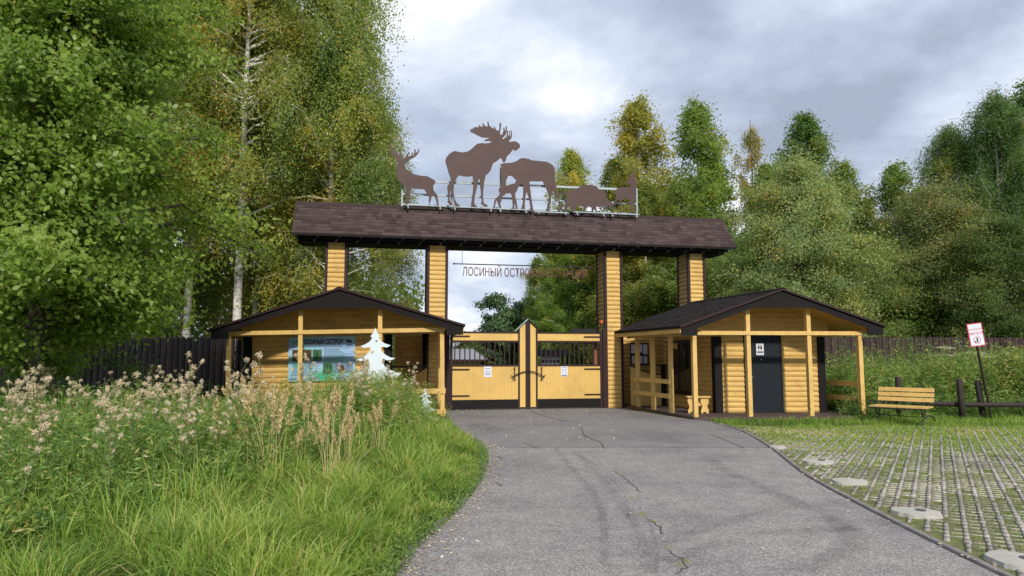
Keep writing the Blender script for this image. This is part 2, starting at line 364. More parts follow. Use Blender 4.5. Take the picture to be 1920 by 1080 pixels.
# dusty verge on the left edge of the road, kerb on the right
def ribbon(name,P,w,z,mat,kind='structure',soft=False,h=0):
    P=np.array(P,float);T=np.gradient(P,axis=0);T/=np.linalg.norm(T,axis=1)[:,None]+1e-9;Nn=np.stack([T[:,1],-T[:,0]],1)
    ww=np.broadcast_to(np.asarray(w,float),(len(P),))
    if soft:
        cols=[-.5,-.18,.18,.5];ed=[0,1,1,0]
    elif h: cols=[-.5,-.5,.5,.5]
    else: cols=[-.5,.5]
    V=[];F=[];E=[]
    for i,p in enumerate(P):
        for j,c in enumerate(cols):
            zz=z-h if (h and j in(0,3)) else z
            V.append((p[0]+Nn[i,0]*c*ww[i],p[1]+Nn[i,1]*c*ww[i],zz))
            if soft:E.append(ed[j])
    k=len(cols)
    for i in range(len(P)-1):
        for j in range(k-1):
            a=i*k+j;F.append((a,a+1,a+k+1,a+k))
    o=npmesh(name,V,F,mat)
    if soft:
        at=o.data.attributes.new('edge','FLOAT','POINT');at.data.foreach_set('value',np.array(E,dtype=np.float32))
    if kind:tag(o,kind=kind)
    return o
kp=REs[(REs[:,1]<17.2)].copy();kp[:,0]+=.05
ribbon('kerb',kp,.06,.028,M['kerb'],h=.04)
def crackpath(P,n=8,j=.03):
    Q=resample(P,n);Q[:,0]+=rng.normal(0,j,len(Q));Q[:,1]+=rng.normal(0,j,len(Q));return Q
def pj(px,py,z=0.):
    f=1280.;p=math.atan(127/1280.);a=(px-960)/f;b=(540-py)/f
    r=(a,math.cos(p)-b*math.sin(p),math.sin(p)+b*math.cos(p));t=(z-1.6)/r[2];return (r[0]*t,r[1]*t)
for pts,w in (([(995,772),(1030,783),(1060,790)],.03),([(1090,803),(1100,820),(1125,830),(1132,842)],.022),([(1330,815),(1370,830),(1395,842)],.018),
              ([(1150,885),(1175,900),(1190,915),(1200,925)],.012),([(1215,975),(1235,990),(1242,1005)],.014),([(1255,1035),(1285,1060),(1275,1079)],.012),
              ([(925,850),(940,862)],.02),([(925,905),(940,912)],.02),([(980,830),(1010,842)],.012)):
    ribbon('road_crack',crackpath([pj(*q) for q in pts],6,.012),w,.016,M['crack'])
for k,(pts,w) in enumerate((([(1080,850),(1130,900),(1175,960),(1205,1020),(1215,1079)],.16),([(1105,850),(1160,905),(1190,945),(1225,1000),(1232,1079)],.05),
              ([(1040,842),(1090,900),(1128,960),(1135,1079)],.14),([(1060,842),(1110,870),(1150,905),(1182,950)],.06),
              ([(1330,860),(1370,890),(1440,920),(1540,970),(1600,1000)],.30),([(1240,1030),(1340,990),(1450,960),(1560,950)],.22),([(1250,1060),(1400,1010),(1600,995)],.25),([(1500,1079),(1600,1020),(1560,960)],.3))):
    ribbon('tyre_mark',resample([pj(*q) for q in pts],8),w,.020+.002*k,M['mark'],soft=True)

# ------------------------------------------------------------------ grass-grid paving
PA=R(31.7);D1=np.array([math.sin(PA),math.cos(PA)]);D2=np.array([math.cos(PA),-math.sin(PA)]);CELL=.15
def in_pave(x,y):return (x>edge_x(REs,y)+.14)&(y<15.6+.25*np.sin(x*1.7))&(y>2.5)&(x<13.5)
def pavers():
    V=[];F=[];T=[];cells=[]
    I=np.arange(-60,90);J=np.arange(-10,140)
    g=np.random.default_rng(3)
    slab={}
    for i in I:
        for j in J:
            c=D2*(i*CELL)+D1*(j*CELL)
            x,y=c
            if not in_pave(x,y):continue
            cells.append((x,y))
            key=(i//4,j//4)
            if key not in slab:slab[key]=(g.uniform(-.008,.008),g.random())
            dz,tn=slab[key];z=.024+dz*.6
            def q(a0,a1,b0,b1,zz):
                b=len(V)
                for (a,bb) in ((a0,b0),(a1,b0),(a1,b1),(a0,b1)):
                    p=c+D2*a+D1*bb;V.append((p[0],p[1],zz))
                for (a,bb) in ((a0,b0),(a1,b0),(a1,b1),(a0,b1)):
                    p=c+D2*a+D1*bb;V.append((p[0],p[1],0))
                for f in((0,1,2,3),(0,4,5,1),(1,5,6,2),(2,6,7,3),(3,7,4,0)):F.append(tuple(b+k for k in f));T.append(min(1,max(0,tn+g.normal(0,.12))))
            far=1 if y>13.2+g.normal(0,.6) else 0
            gone=g.random()<(.10+.75*far)
            w=.020+g.normal(0,.003)
            if not(g.random()<.10+.45*far): q(-w,w,-.074,.074,z)
            if not gone: q(w+.001,CELL-.026,-.010,.008+g.normal(0,.004),z-.004)
    o=npmesh('grass_pavers',V,F,M['paver'],tint=T);tag(o,kind='structure');return cells
CELLS=pavers()
def paver_soil():
    ys=np.linspace(2.5,15.7,60);V=[];F=[]
    for y in ys:V+= [(float(edge_x(REs,y))+.09,y,.010),(13.6,y,.010)]
    for i in range(len(ys)-1):F.append((2*i,2*i+1,2*i+3,2*i+2))
    tag(npmesh('paving_soil',V,F,M['moss']),kind='structure')
paver_soil()

# ------------------------------------------------------------------ blades
def blades(name,P,h,w,mat,tint,lean=.35,seg=3,label=None,cat=None,kind='stuff',parent=None,zb=0,dirv=None):
    n=len(P);g=rng;az=g.uniform(0,2*np.pi,n);fa=g.uniform(0,2*np.pi,n)
    d=np.stack([np.cos(az),np.sin(az)],1)*(np.abs(g.normal(0,lean,n))*h)[:,None]
    if dirv is not None:d=dirv*h[:,None]*1.5
    s=np.stack([np.cos(fa),np.sin(fa)],1)
    rows=[]
    for k in range(seg+1):
        t=k/seg;ww=w*(1-t)**.6*.5+ (0.0008)
        c=np.stack([P[:,0]+d[:,0]*t*t,P[:,1]+d[:,1]*t*t,zb+h*(t-.25*t*t*lean*2)-(0 if dirv is None else np.hypot(d[:,0],d[:,1])*.35*t**3)],1)
        for sg in(-1,1):
            q=c.copy();q[:,0]+=s[:,0]*ww*sg;q[:,1]+=s[:,1]*ww*sg;rows.append(q)
    V=np.stack(rows,1).reshape(-1,3);m=2*(seg+1);base=(np.arange(n)*m)[:,None]
    F=np.concatenate([base+np.array([2*k,2*k+1,2*k+3,2*k+2]) for k in range(seg)],0)
    T=np.tile(tint,seg)
    o=npmesh(name,V,F,mat,parent,tint=T)
    if label:tag(o,label,cat)
    if kind:tag(o,kind=kind)
    return o
from mathutils import noise as mn
def clump(x,y,s=1.):return np.array([mn.noise(Vector((a*s,b*s,3.3))) for a,b in zip(x,y)])
WB=[(-4.9,3.6),(-3.7,4.9),(-2.85,6.1),(-2.35,7.8),(-2.0,10.0),(-1.85,13.0),(-1.75,15.2),(-1.7,17)]   # front edge of the weed patch
WBn=np.array(WB)
def weed_x(y):return np.interp(y,WBn[:,1],WBn[:,0],left=-7.5)
def verge_grass():
    nt=2600;K=38
    y=4.0+13.5*rng.random(nt)**1.55;xl=np.maximum(-1*(y*.78+.4),weed_x(y)-1.0);xr=edge_x(LEs,y)+.0
    x=xl+(xr-xl)*rng.random(nt)**.9
    c=clump(x,y,1.0);c2=clump(x,y,2.7)
    dist=np.clip((xr-x)/.9,0,1)
    H=np.clip((.09+.46*dist*(1+.8*c))*rng.uniform(.6,1.35,nt)*(1+.6*c2),.05,.72)*(1-.2*sstep(12,16,y))
    T=.42+.40*c+.36*c2+rng.normal(0,.17,nt);LZ=rng.uniform(0,2*np.pi,nt);LM=np.abs(rng.normal(.15,.12,nt))
    i=np.repeat(np.arange(nt),K);n=len(i);r=np.abs(rng.normal(0,.065,n));a=rng.uniform(0,2*np.pi,n)
    P=np.stack([x[i]+np.cos(a)*r,y[i]+np.sin(a)*r],1);h=H[i]*rng.uniform(.45,1.15,n)
    k=P[:,0]<edge_x(LEs,P[:,1])+.05;i=i[k];P=P[k];h=h[k];a=a[k];r=r[k];n=len(i)
    t=np.clip(T[i]+rng.normal(0,.09,n),0,.88);dry=rng.random(n)<.06;t[dry]=rng.uniform(.85,1,dry.sum())
    w=np.where(P[:,1]<7,.0105,.012)*rng.uniform(.6,1.5,n)
    dv=np.stack([np.cos(a)*r*3+np.cos(LZ[i])*LM[i],np.sin(a)*r*3+np.sin(LZ[i])*LM[i]],1)+rng.normal(0,.14,(n,2))
    blades('verge_grass',P,h,w,M['grass'],t,.45,4,'long bright green grass along the left edge of the road','grass',dirv=dv)
verge_grass()
def low_leaves():
    # clover and small plants at the road edge, and bits of short turf
    n=16000;y=4+9*rng.random(n)**1.4;x=edge_x(LEs,y)+.1-np.abs(rng.normal(0,.28,n));z=rng.uniform(.01,.10,n)
    leafcloud('clover',np.stack([x,y,z],1),.022,M['weed'],np.clip(rng.normal(.45,.15,n),0,1),up=.8,label='low clover and small leaves creeping onto the asphalt edge',cat='clover')
def leafcloud(name,P,size,mat,tint,parent=None,up=.0,hang=0,out=0,sides=4,label=None,cat=None,kind=None,aspect=.62,szvar=.5,axis=None):
    n=len(P);g=rng
    nrm=g.normal(size=(n,3));nrm[:,2]+=up*3
    if out:
        q=P[:,:2]-P[:,:2].mean(0);q/=np.linalg.norm(q,axis=1)[:,None]+1e-6;nrm[:,:2]+=q*out;nrm[:,2]+=out*.45
    nrm/=np.linalg.norm(nrm,axis=1)[:,None]
    a=g.normal(size=(n,3)) if axis is None else axis+g.normal(0,.35,(n,3))
    if hang:a[:,2]-=hang
    a-=nrm*np.sum(a*nrm,1)[:,None];a/=np.linalg.norm(a,axis=1)[:,None]+1e-9;b=np.cross(nrm,a)
    s=(size*g.uniform(1-szvar,1+szvar,n))[:,None] if np.isscalar(size) else (size*g.uniform(1-szvar,1+szvar,n))[:,None]
    if sides==4: pts=[(-1,0),(-.1,-aspect),(1,0),(-.1,aspect)]
    else: pts=[(-1,0),(-.45,-aspect*.9),(.35,-aspect*.8),(1,0),(.35,aspect*.8),(-.45,aspect*.9)]
    V=np.stack([P+a*s*u*.5+b*s*v*.5+(nrm*s*.10*(abs(v)>0)) for u,v in pts],1).reshape(-1,3)
    F=(np.arange(n)*len(pts))[:,None]+np.arange(len(pts))
    o=npmesh(name,V,F,mat,parent,tint=tint)
    if label:tag(o,label,cat)
    if kind or label:tag(o,kind=kind or 'stuff')
    return o
low_leaves()
def lawn():
    n=42000;x=rng.uniform(4.9,21,n);y=15.0+rng.random(n)**1.2*4.8
    k=(x>edge_x(REs,y)+.1)&~((x>4.2)&(x<9.4)&(y>17.15+.06*x-.3))&(x/y<.86);x=x[k];y=y[k];n=len(x);c=clump(x,y,1.3)
    h=np.clip((.05+.06*(y>16)+.05*c+.13*sstep(17,18.2,y))*rng.uniform(.5,1.5,n),.02,.35)
    blades('lawn',np.stack([x,y],1),h,.014*rng.uniform(.6,1.3,n),M['grass'],np.clip(.42+.3*c+rng.normal(0,.12,n),0,.95),.5,2,'short green lawn between the grass pavers and the low rail fence','grass')
    C=np.array(CELLS);m=20;P=np.repeat(C,m,0);n=len(P)
    off=D2[None]*rng.uniform(.02,.13,n)[:,None]+D1[None]*rng.uniform(-.075,.075,n)[:,None];P=P+off
    c=clump(P[:,0],P[:,1],.9);c2=clump(P[:,0]+9,P[:,1],3)
    dens=.62+.5*c+.5*c2+.5*sstep(9,13,P[:,1]);k=rng.random(n)<dens;P=P[k];c=c[k];n=len(P)
    h=(.026+.022*sstep(9,14,P[:,1]))*rng.uniform(.5,1.7,n)
    t=np.clip(.42+.4*c+.22*sstep(9,13,P[:,1])+rng.normal(0,.16,n),0,1)-0.0;dry=rng.random(n)<.14*(1-sstep(8,12,P[:,1]));t[dry]=.97
    blades('paver_grass',P,h,.013*rng.uniform(.6,1.5,n),M['grass'],t,.8,2,'tufts of grass and moss growing in the cells of the concrete grid paving','grass',zb=.004)
lawn()
def road_tufts():
    for k,(px,py) in enumerate([(1163,892),(1182,934),(1203,965),(1225,980),(1253,1030),(1275,1062),(1285,1055),(1205,968),(1095,767),(1085,765)]):
        x,y=pj(px,py);n=34;P=np.stack([x+rng.normal(0,.018,n),y+rng.normal(0,.03,n)],1)
        blades('grass_tuft',P,rng.uniform(.008,.022,n),.005*np.ones(n),M['grass'],rng.uniform(.6,1,n),.9,2,'small mossy tuft rooted in a crack of the asphalt drive','grass tuft',kind=None,zb=.012)['group']='tufts in the asphalt cracks'
road_tufts()
def litter():
    n=340;px=rng.uniform(845,1180,n);py=770+rng.random(n)**2*60
    P=np.array([(*pj(a,b),.02) for a,b in zip(px,py)])
    k=rng.integers(0,1,1);n2=600;y=4.5+9*rng.random(n2);x=edge_x(LEs,y)+.05+np.abs(rng.normal(0,.18,n2))
    P=np.concatenate([P,np.stack([x,y,np.full(n2,.02)],1)])
    y=2.8+14*rng.random(260);x=edge_x(REs,y)+.1-np.abs(rng.normal(0,.12,260));P=np.concatenate([P,np.stack([x,y,np.full(260,.03)],1)])
    x=rng.uniform(-1,9,160);y=rng.uniform(5,18,160);P=np.concatenate([P,np.stack([x,y,np.full(160,.035)],1)])
    T=rng.random(len(P));T[:340]=rng.uniform(.6,1,340);T[340:]*=.8
    sz=np.where(np.arange(len(P))<340,.034,.028)
    leafcloud('fallen_leaves',P,sz,M['petal'],T,up=1.2,label='pale and brown fallen leaves scattered over the asphalt and its edges',cat='fallen leaves')
litter()

def gravel():
    n=2600;y=3.5+12*rng.random(n)**1.3;x=edge_x(LEs,y)+.10+np.abs(rng.normal(0,.16,n))-.1;s=rng.uniform(.005,.016,n)[:,None]
    c=np.stack([x,y,np.full(n,.018)],1);D=np.array([(1,0,0),(0,1,0),(-1,0,0),(0,-1,0),(0,0,1),(0,0,-1)],float)
    V=(c[:,None,:]+D[None]*s[:,None]*rng.uniform(.6,1.3,(n,6,1))).reshape(-1,3)
    T=np.array([(0,1,4),(1,2,4),(2,3,4),(3,0,4)]);F=(np.arange(n)*6)[:,None,None]+T[None];F=F.reshape(-1,3)
    tag(npmesh('gravel',V,F,M['gravel']),'loose grit along the crumbling left edge of the asphalt','gravel',kind='stuff')
gravel()
# footings
for k,(px,py,r,lb) in enumerate([(1448,842,.14,'small pale concrete footing farthest up the drive edge beside the paving'),(1523,870,.20,'pale concrete footing with metal cap, second one down from the hut'),
        (1578,908,.19,'elongated blank concrete footing midway along the kerb'),(1700,967,.21,'oval concrete footing with a dark metal cap beside the kerb, second nearest'),(1891,1060,.23,'big pale concrete footing with dark round cap at the bottom right corner')]):
    x,y=pj(px,py);x+=.1;n=26;g=random.Random(k)
    rt=empty('post_footing',(x,y,0),lb,'concrete footing','concrete footings along the paving edge')
    ang=[2*math.pi*i/n for i in range(n)];rr=[r*(1+.06*math.sin(2*a+k)+.05*g.uniform(-1,1)) for a in ang]
    m=MB();top=[(math.cos(a)*q,math.sin(a)*q*.95,.045+.005*g.random()) for a,q in zip(ang,rr)];bot=[(a*1.06,b*1.06,0) for a,b,_ in top]
    m.add(top+bot+[(0,0,.062)],[(i,(i+1)%n,2*n) for i in range(n)]+[(i,i+n,(i+1)%n+n,(i+1)%n) for i in range(n)]);m.build('concrete',M['footing'],rt)
    if k not in(0,2):
        c=MB();c.tube([(0.03,-.02,.05),(0.03,-.02,.066)],.05,20);c.build('cap',M['cap'],rt)

# ------------------------------------------------------------------ log siding and shingles
LOG=.137
def siding(m,a0,a1,z0,z1,face,out,top=None):
    """half-round logs on a vertical plane. face(a,d,z)->local coords, d outward"""
    z=z0
    while z<z1-.01:
        zt=min(z+LOG,z1);k=6;pr=[]
        for i in range(k+1):
            t=i/k;zz=z+(zt-z)*t;pr.append((out*.030*math.sin(math.pi*min(1,max(0,t)))**.6,zz))
        for (s0,s1) in ([(a0,a1)] if top is None else top(z,zt)):
            if s1-s0<.02:continue
            n=k+1;vs=[face(s0,d,zz) for d,zz in pr]+[face(s1,d,zz) for d,zz in pr]
            m.add(vs,[(i,i+n,i+n+1,i+1) for i in range(k)]+[tuple(range(n-1,-1,-1)),tuple(range(n,2*n))])
        z+=LOG
def shingles(X,a0,a1,rows,course,slope,mat,parent,name='shingles',seed=1,clip=None):
    """slope(a,s)->(x,y,z) where s runs 0 at the eave upwards; X maps to mesh coords; each tab is a real step"""
    g=random.Random(seed);V=[];F=[];T=[]
    for r in range(rows):
        a=a0-g.uniform(0,.2);s0=r*course;lowrow=[]
        while a<a1:
            w=g.choice((.13,.17,.22,.28,.33));b=a+w;drop=g.choice((0,0,.012,.028))
            aa,bb=max(a,a0),min(b,a1)
            if bb-aa>.01:
                t=g.random();s=s0-(drop if r else 0)
                lo=.012+.004*(drop>0);k=len(V)
                s_top=min(s0+course+.03,rows*course)
                for (p,ss,h) in ((aa,s,lo),(bb,s,lo),(bb,s_top,.003),(aa,s_top,.003),(aa,s,0),(bb,s,0)):
                    V.append(X(*slope(p,ss,h)))
                F.append((k,k+1,k+2,k+3));T.append(t);F.append((k+4,k+5,k+1,k));T.append(t*.5)
            a=b
    return npmesh(name,V,F,mat,parent,tint=T)

# ------------------------------------------------------------------ entrance arch
TH=R(11.3);E1=(math.cos(TH),math.sin(TH));E2=(-math.sin(TH),math.cos(TH));GO=(.478,20.636)
GX=frame(GO,E1,E2)
arch=empty('entrance_arch',(GO[0],GO[1],0),'tall yellow log-clad entrance arch on four pillars under a brown shingle roof','entrance arch')
PIL=[(-5.96,-5.36),(-3.04,-2.44),(2.45,3.02),(5.25,5.83)]
for k,(u0,u1) in enumerate(PIL):
    v1=.8;m=MB(GX)
    m.box(u0+.035,u1-.035,.035,v1-.035,0,4.95)
    siding(m,u0+.06,u1-.06,0,4.93,lambda a,d,z:(a,.035-d,z),1)
    siding(m,.06,v1-.06,0,4.93,lambda a,d,z,u=u0:(u+.035-d,a,z),1)
    siding(m,.06,v1-.06,0,4.93,lambda a,d,z,u=u1:(u-.035+d,a,z),1)
    p=m.build('pillar',M['log'],arch)
    c=MB(GX)
    for u in(u0,u1):
        s=1 if u==u0 else -1
        c.box(min(u-.012*s,u+.065*s),max(u-.012*s,u+.065*s),-.022,.07,0.0,4.97)
        c.box(min(u-.012*s,u+.065*s),max(u-.012*s,u+.065*s),v1-.07,v1+.01,0,4.97)
    c.build('corner_trim',M['trim'],p)
EZ,RZ,VE,VR=5.03,6.10,-.45,.4
U0,U1=-6.86,6.72
m=MB(GX);m.prism([(U0,0),(U1,0),(U1,1),(U0,1)],0,0) if False else None
def slab(m,a0,a1,pts,th):
    """pts: [(v,z)...] polyline across, thickness downwards"""
    for (v0,z0),(v1,z1) in zip(pts[:-1],pts[1:]):
        m.add([(a0,v0,z0),(a1,v0,z0),(a1,v1,z1),(a0,v1,z1),(a0,v0,z0-th),(a1,v0,z0-th),(a1,v1,z1-th),(a0,v1,z1-th)],
          [(0,1,2,3),(7,6,5,4),(0,4,5,1),(1,5,6,2),(2,6,7,3),(3,7,4,0)])
m=MB(GX);slab(m,U0,U1,[(VE,EZ),(VR,RZ)],.06);slab(m,U0,U1,[(VR,RZ),(1.25,EZ)],.06)
roof=m.build('roof',M['black'],arch)
SL=math.hypot(VR-VE,RZ-EZ);cs,sn=(VR-VE)/SL,(RZ-EZ)/SL
def sf(a,s,h):return (a,VE+cs*s-sn*h,EZ+sn*s+cs*h)
def sb(a,s,h):return (a,1.25-cs*s+sn*h,EZ+sn*s+cs*h)
shingles(GX,U0-.01,U1+.01,10,SL/10,sf,M['shingle'],roof,seed=2);shingles(GX,U0-.01,U1+.01,10,SL/10,sb,M['shingle'],roof,seed=4)
m=MB(GX);slab(m,U0-.015,U1+.015,[(VR-.09,RZ-.09),(VR,RZ+.025),(VR+.09,RZ-.09)],.02);m.build('ridge_cap',M['shingle'],roof)
m=MB(GX);m.box(-6.72,6.5,-.06,.86,4.86,5.02);m.box(-6.72,6.5,-.30,-.262,4.90,5.04)
m.build('soffit_beam',M['black'],arch)
for k in range(22):
    u=-6.3+k*.6
    m=MB(GX);m.bar((u,-.05,4.865),(u+.16,-.43,5.0),.02,.02);m.build('bracket',M['rail'],arch)
m=MB(GX)
for i in range(9):
    t0,t1=i/9,(i+1)/9
    m.bar((6.45+.35*t0,.4,4.9+.16*math.sin(t0*1.5)),(6.45+.35*t1,.4,4.9+.16*math.sin(t1*1.5)),.025,.025)
m.build('bracket',M['black'],arch)
m=MB(GX);m.box(2.36,2.45,-.02,.06,0,2.42);m.box(-2.44,-2.36,-.02,.06,0,2.36);gp=m.build('hinge_post',M['trim'],arch)
# warning beacon
b=empty('warning_beacon',(0,0,0),'small orange warning light on the left face of the right inner pillar','warning light')
b.location=(GO[0]+GX(2.37,.1,0)[0],GO[1]+GX(2.37,.1,0)[1],2.55)
MB().tube([(0,0,0),(0,0,.05)],.05,12).build('base',M['iron'],b)
MB().tube([(0,0,.05),(0,0,.12),(0,0,.15)],[.045,.042,.01],12).build('lens',M['orange'],b)
MB().bar((0,0,.02),(.09,.0,.02),.03,.03).build('arm',M['iron'],b)

# ------------------------------------------------------------------ gate leaves
def leaf(sign,label):
    """sign -1 left leaf, +1 right leaf; local u measured from the meeting line outwards"""
    rt=empty('gate_leaf',(GO[0],GO[1],0),label,'gate')
    def X(u,v,z):return GX(u*sign,v,z)
    def bx(m,u0,u1,v0,v1,z0,z1):m.box(u0,u1,v0,v1,z0,z1)
    # panel boards with narrow grooves
    m=MB(X);n=20;a,bm=.30,2.27
    for i in range(n):
        u0=a+(bm-a)*i/n;u1=a+(bm-a)*(i+1)/n;bx(m,u0+.0015,u1-.0015,.01,.035,.31,1.29)
    bx(m,a,bm,.02,.04,.31,1.28);m.build('lower_panel',M['panel'],rt)
    m=MB(X);bx(m,.30,2.27,.01,.04,2.055,2.27);m.build('top_panel',M['panel'],rt)
    m=MB(X)
    bx(m,2.27,2.345,0,.06,.05,2.34);bx(m,.30,2.27,-.004,.05,2.27,2.315);bx(m,.30,2.27,-.004,.05,2.0,2.05);bx(m,.30,2.27,-.004,.05,1.285,1.335)
    bx(m,.245,.30,-.006,.055,.08,2.40);m.build('frame',M['trim'],rt)
    m=MB(X);bx(m,.30,2.27,-.002,.045,.05,.31);m.build('kick_board',M['black'],rt)
    for i in range(13):
        u=.33+(i+.55)*(1.94/13);m=MB(X);m.box(u-.017,u+.017,.012,.04,1.335,2.0);m.build('bar',M['trim'],rt)
    m=MB(X)
    m.prism([(.075,.08),(.245,.08),(.245,2.42),(.075,2.575)],.005,.05);m.build('centre_board',M['panel'],rt)
    m=MB(X);m.prism([(.004,.06),(.075,.06),(.075,2.59),(.004,2.66)],-.01,.06);m.build('centre_stile',M['trim'],rt)
    m=MB(X);m.bar((0.0,.02,2.70),(.40,.02,2.335),.12,.02);m.build('cap',M['rail'] if sign<0 else M['trim'],rt)
    for z in (2.18,1.20,.43):
        m=MB(X);m.prism([(2.30,z-.02),(2.30,z+.02),(1.78,z+.018),(1.75,z),(1.78,z-.018)],-.02,-.003);m.build('strap_hinge',M['trim'],rt)
    m=MB(X)
    pts=[(.02+.46*t,-.06,1.14-.17*t**1.8) for t in np.linspace(0,1,8)];m.tube(pts,.016,8)
    m.bar((.47,-.06,.985),(.53,-.06,1.02),.02,.02);m.bar((.47,-.06,.975),(.47,-.06,.93),.02,.02);m.build('pull_handle',M['trim'],rt)
    m=MB(X);m.bar((.415,-.05,.90),(.415,-.05,1.24),.022,.022,(0,1,0));m.box(.375,.455,-.06,-.04,.885,.905);m.box(.375,.455,-.06,-.04,1.235,1.255);m.box(.405,.425,-.05,.01,1.0,1.02);m.build('latch_bar',M['iron'],rt)
    return rt
leaf(-1,'left leaf of the yellow boarded gate with barred opening and arched pull handle');leaf(1,'right leaf of the yellow boarded gate, next to the right inner pillar')
def notice(u,z,w,h,label,kind):
    o=GX(u,-.0,0);rt=empty('notice',(GO[0]+o[0],GO[1]+o[1],z),label,'notice')
    MB(frame(0,E1,E2)).box(-w/2,w/2,.0,.008,-h/2,h/2).build('sheet',M['paper'],rt)
    m=MB(frame(0,E1,E2));g=random.Random(kind)
    if kind==1:
        for i,zz in enumerate((.3,.24)):m.box(-w*.34,w*.34,-.002,.0,h*zz-.006,h*zz+.004)
        m.build('heading',M['blueink'],rt);m=MB(frame(0,E1,E2))
        for x in(-.25,0,.28):m.tube([(x*w,-.002,0),(x*w,0,0)],.017,10)
        m.build('symbols',M['ink'],rt);m=MB(frame(0,E1,E2))
        for zz in(-.16,-.21,-.3):m.box(-w*.36,w*.34,-.002,.0,h*zz-.005,h*zz+.003)
        m.build('lettering',M['ink'],rt)
    else:
        m.box(-w*.36,w*.36,-.002,0,h*.38,h*.43);m.build('heading',M['blueink'],rt);m=MB(frame(0,E1,E2))
        for x in(-.22,.22):
            for zz in(.22,.02,-.18):m.tube([(x*w,-.002,zz*h),(x*w,0,zz*h)],.018,10)
        m.build('symbols',M['blueink'],rt);m=MB(frame(0,E1,E2));m.box(-w*.42,w*.42,-.002,0,-h*.44,-h*.36);m.build('lettering',M['ink'],rt)
notice(-1.22,1.13,.23,.32,'white paper notice with a row of dots on the left gate leaf',1)
notice(1.13,1.13,.21,.30,'white paper notice on the right gate leaf with paired blue symbols and a black line',2)

# ------------------------------------------------------------------ hanging lettering
hs=empty('hanging_name_sign',(GO[0],GO[1],0),'thin iron rod with cut-out brown letters hanging between the two middle pillars','hanging sign')
VS=.2
m=MB(GX);m.tube([(-2.20,VS,4.36),(2.12,VS,4.36)],.017,8);m.tube([(-2.26,VS,4.36),(-2.235,VS,4.36),(-2.2,VS,4.36)],[.012,.04,.012],8);m.tube([(2.12,VS,4.36),(2.15,VS,4.36),(2.18,VS,4.36)],[.012,.04,.012],8);m.build('rod',M['iron'],hs)
for u in(-1.98,1.9):
    m=MB(GX)
    for i in range(13):
        z=4.38+i*.038
        ring=[(u+(.011*math.cos(t) if i%2 else 0),VS+(0 if i%2 else .011*math.cos(t)),z+.022*math.sin(t)) for t in np.linspace(0,2*math.pi,9)]
        m.tube(ring,.0035,5,False)
    m.build('chain',M['iron'],hs)
SIGN='ЛОСИНЫЙ ОСТРОВ БИОСТАНЦИЯ'
def signX(a,b):
    return GX(a,VS,b)
_t=text('lettering',SIGN,.36,lambda a,b:(a,b,0),M['steelbrown'],None)
_w=max(v.co.x for v in _t.data.vertices);_h=max(v.co.y for v in _t.data.vertices)
bpy.data.objects.remove(_t)
text('lettering',SIGN,.36,lambda a,b:signX(-1.98+a*(3.9/_w),4.005+b*(.345/_h)),M['letter'],hs,th=(-E2[0]*.0,-E2[1]*.0,0),ext=0,offset=.002)
for o in hs.children:
    if o.name.startswith('lettering'):
        md=o.modifiers.new('thickness','SOLIDIFY');md.thickness=.012

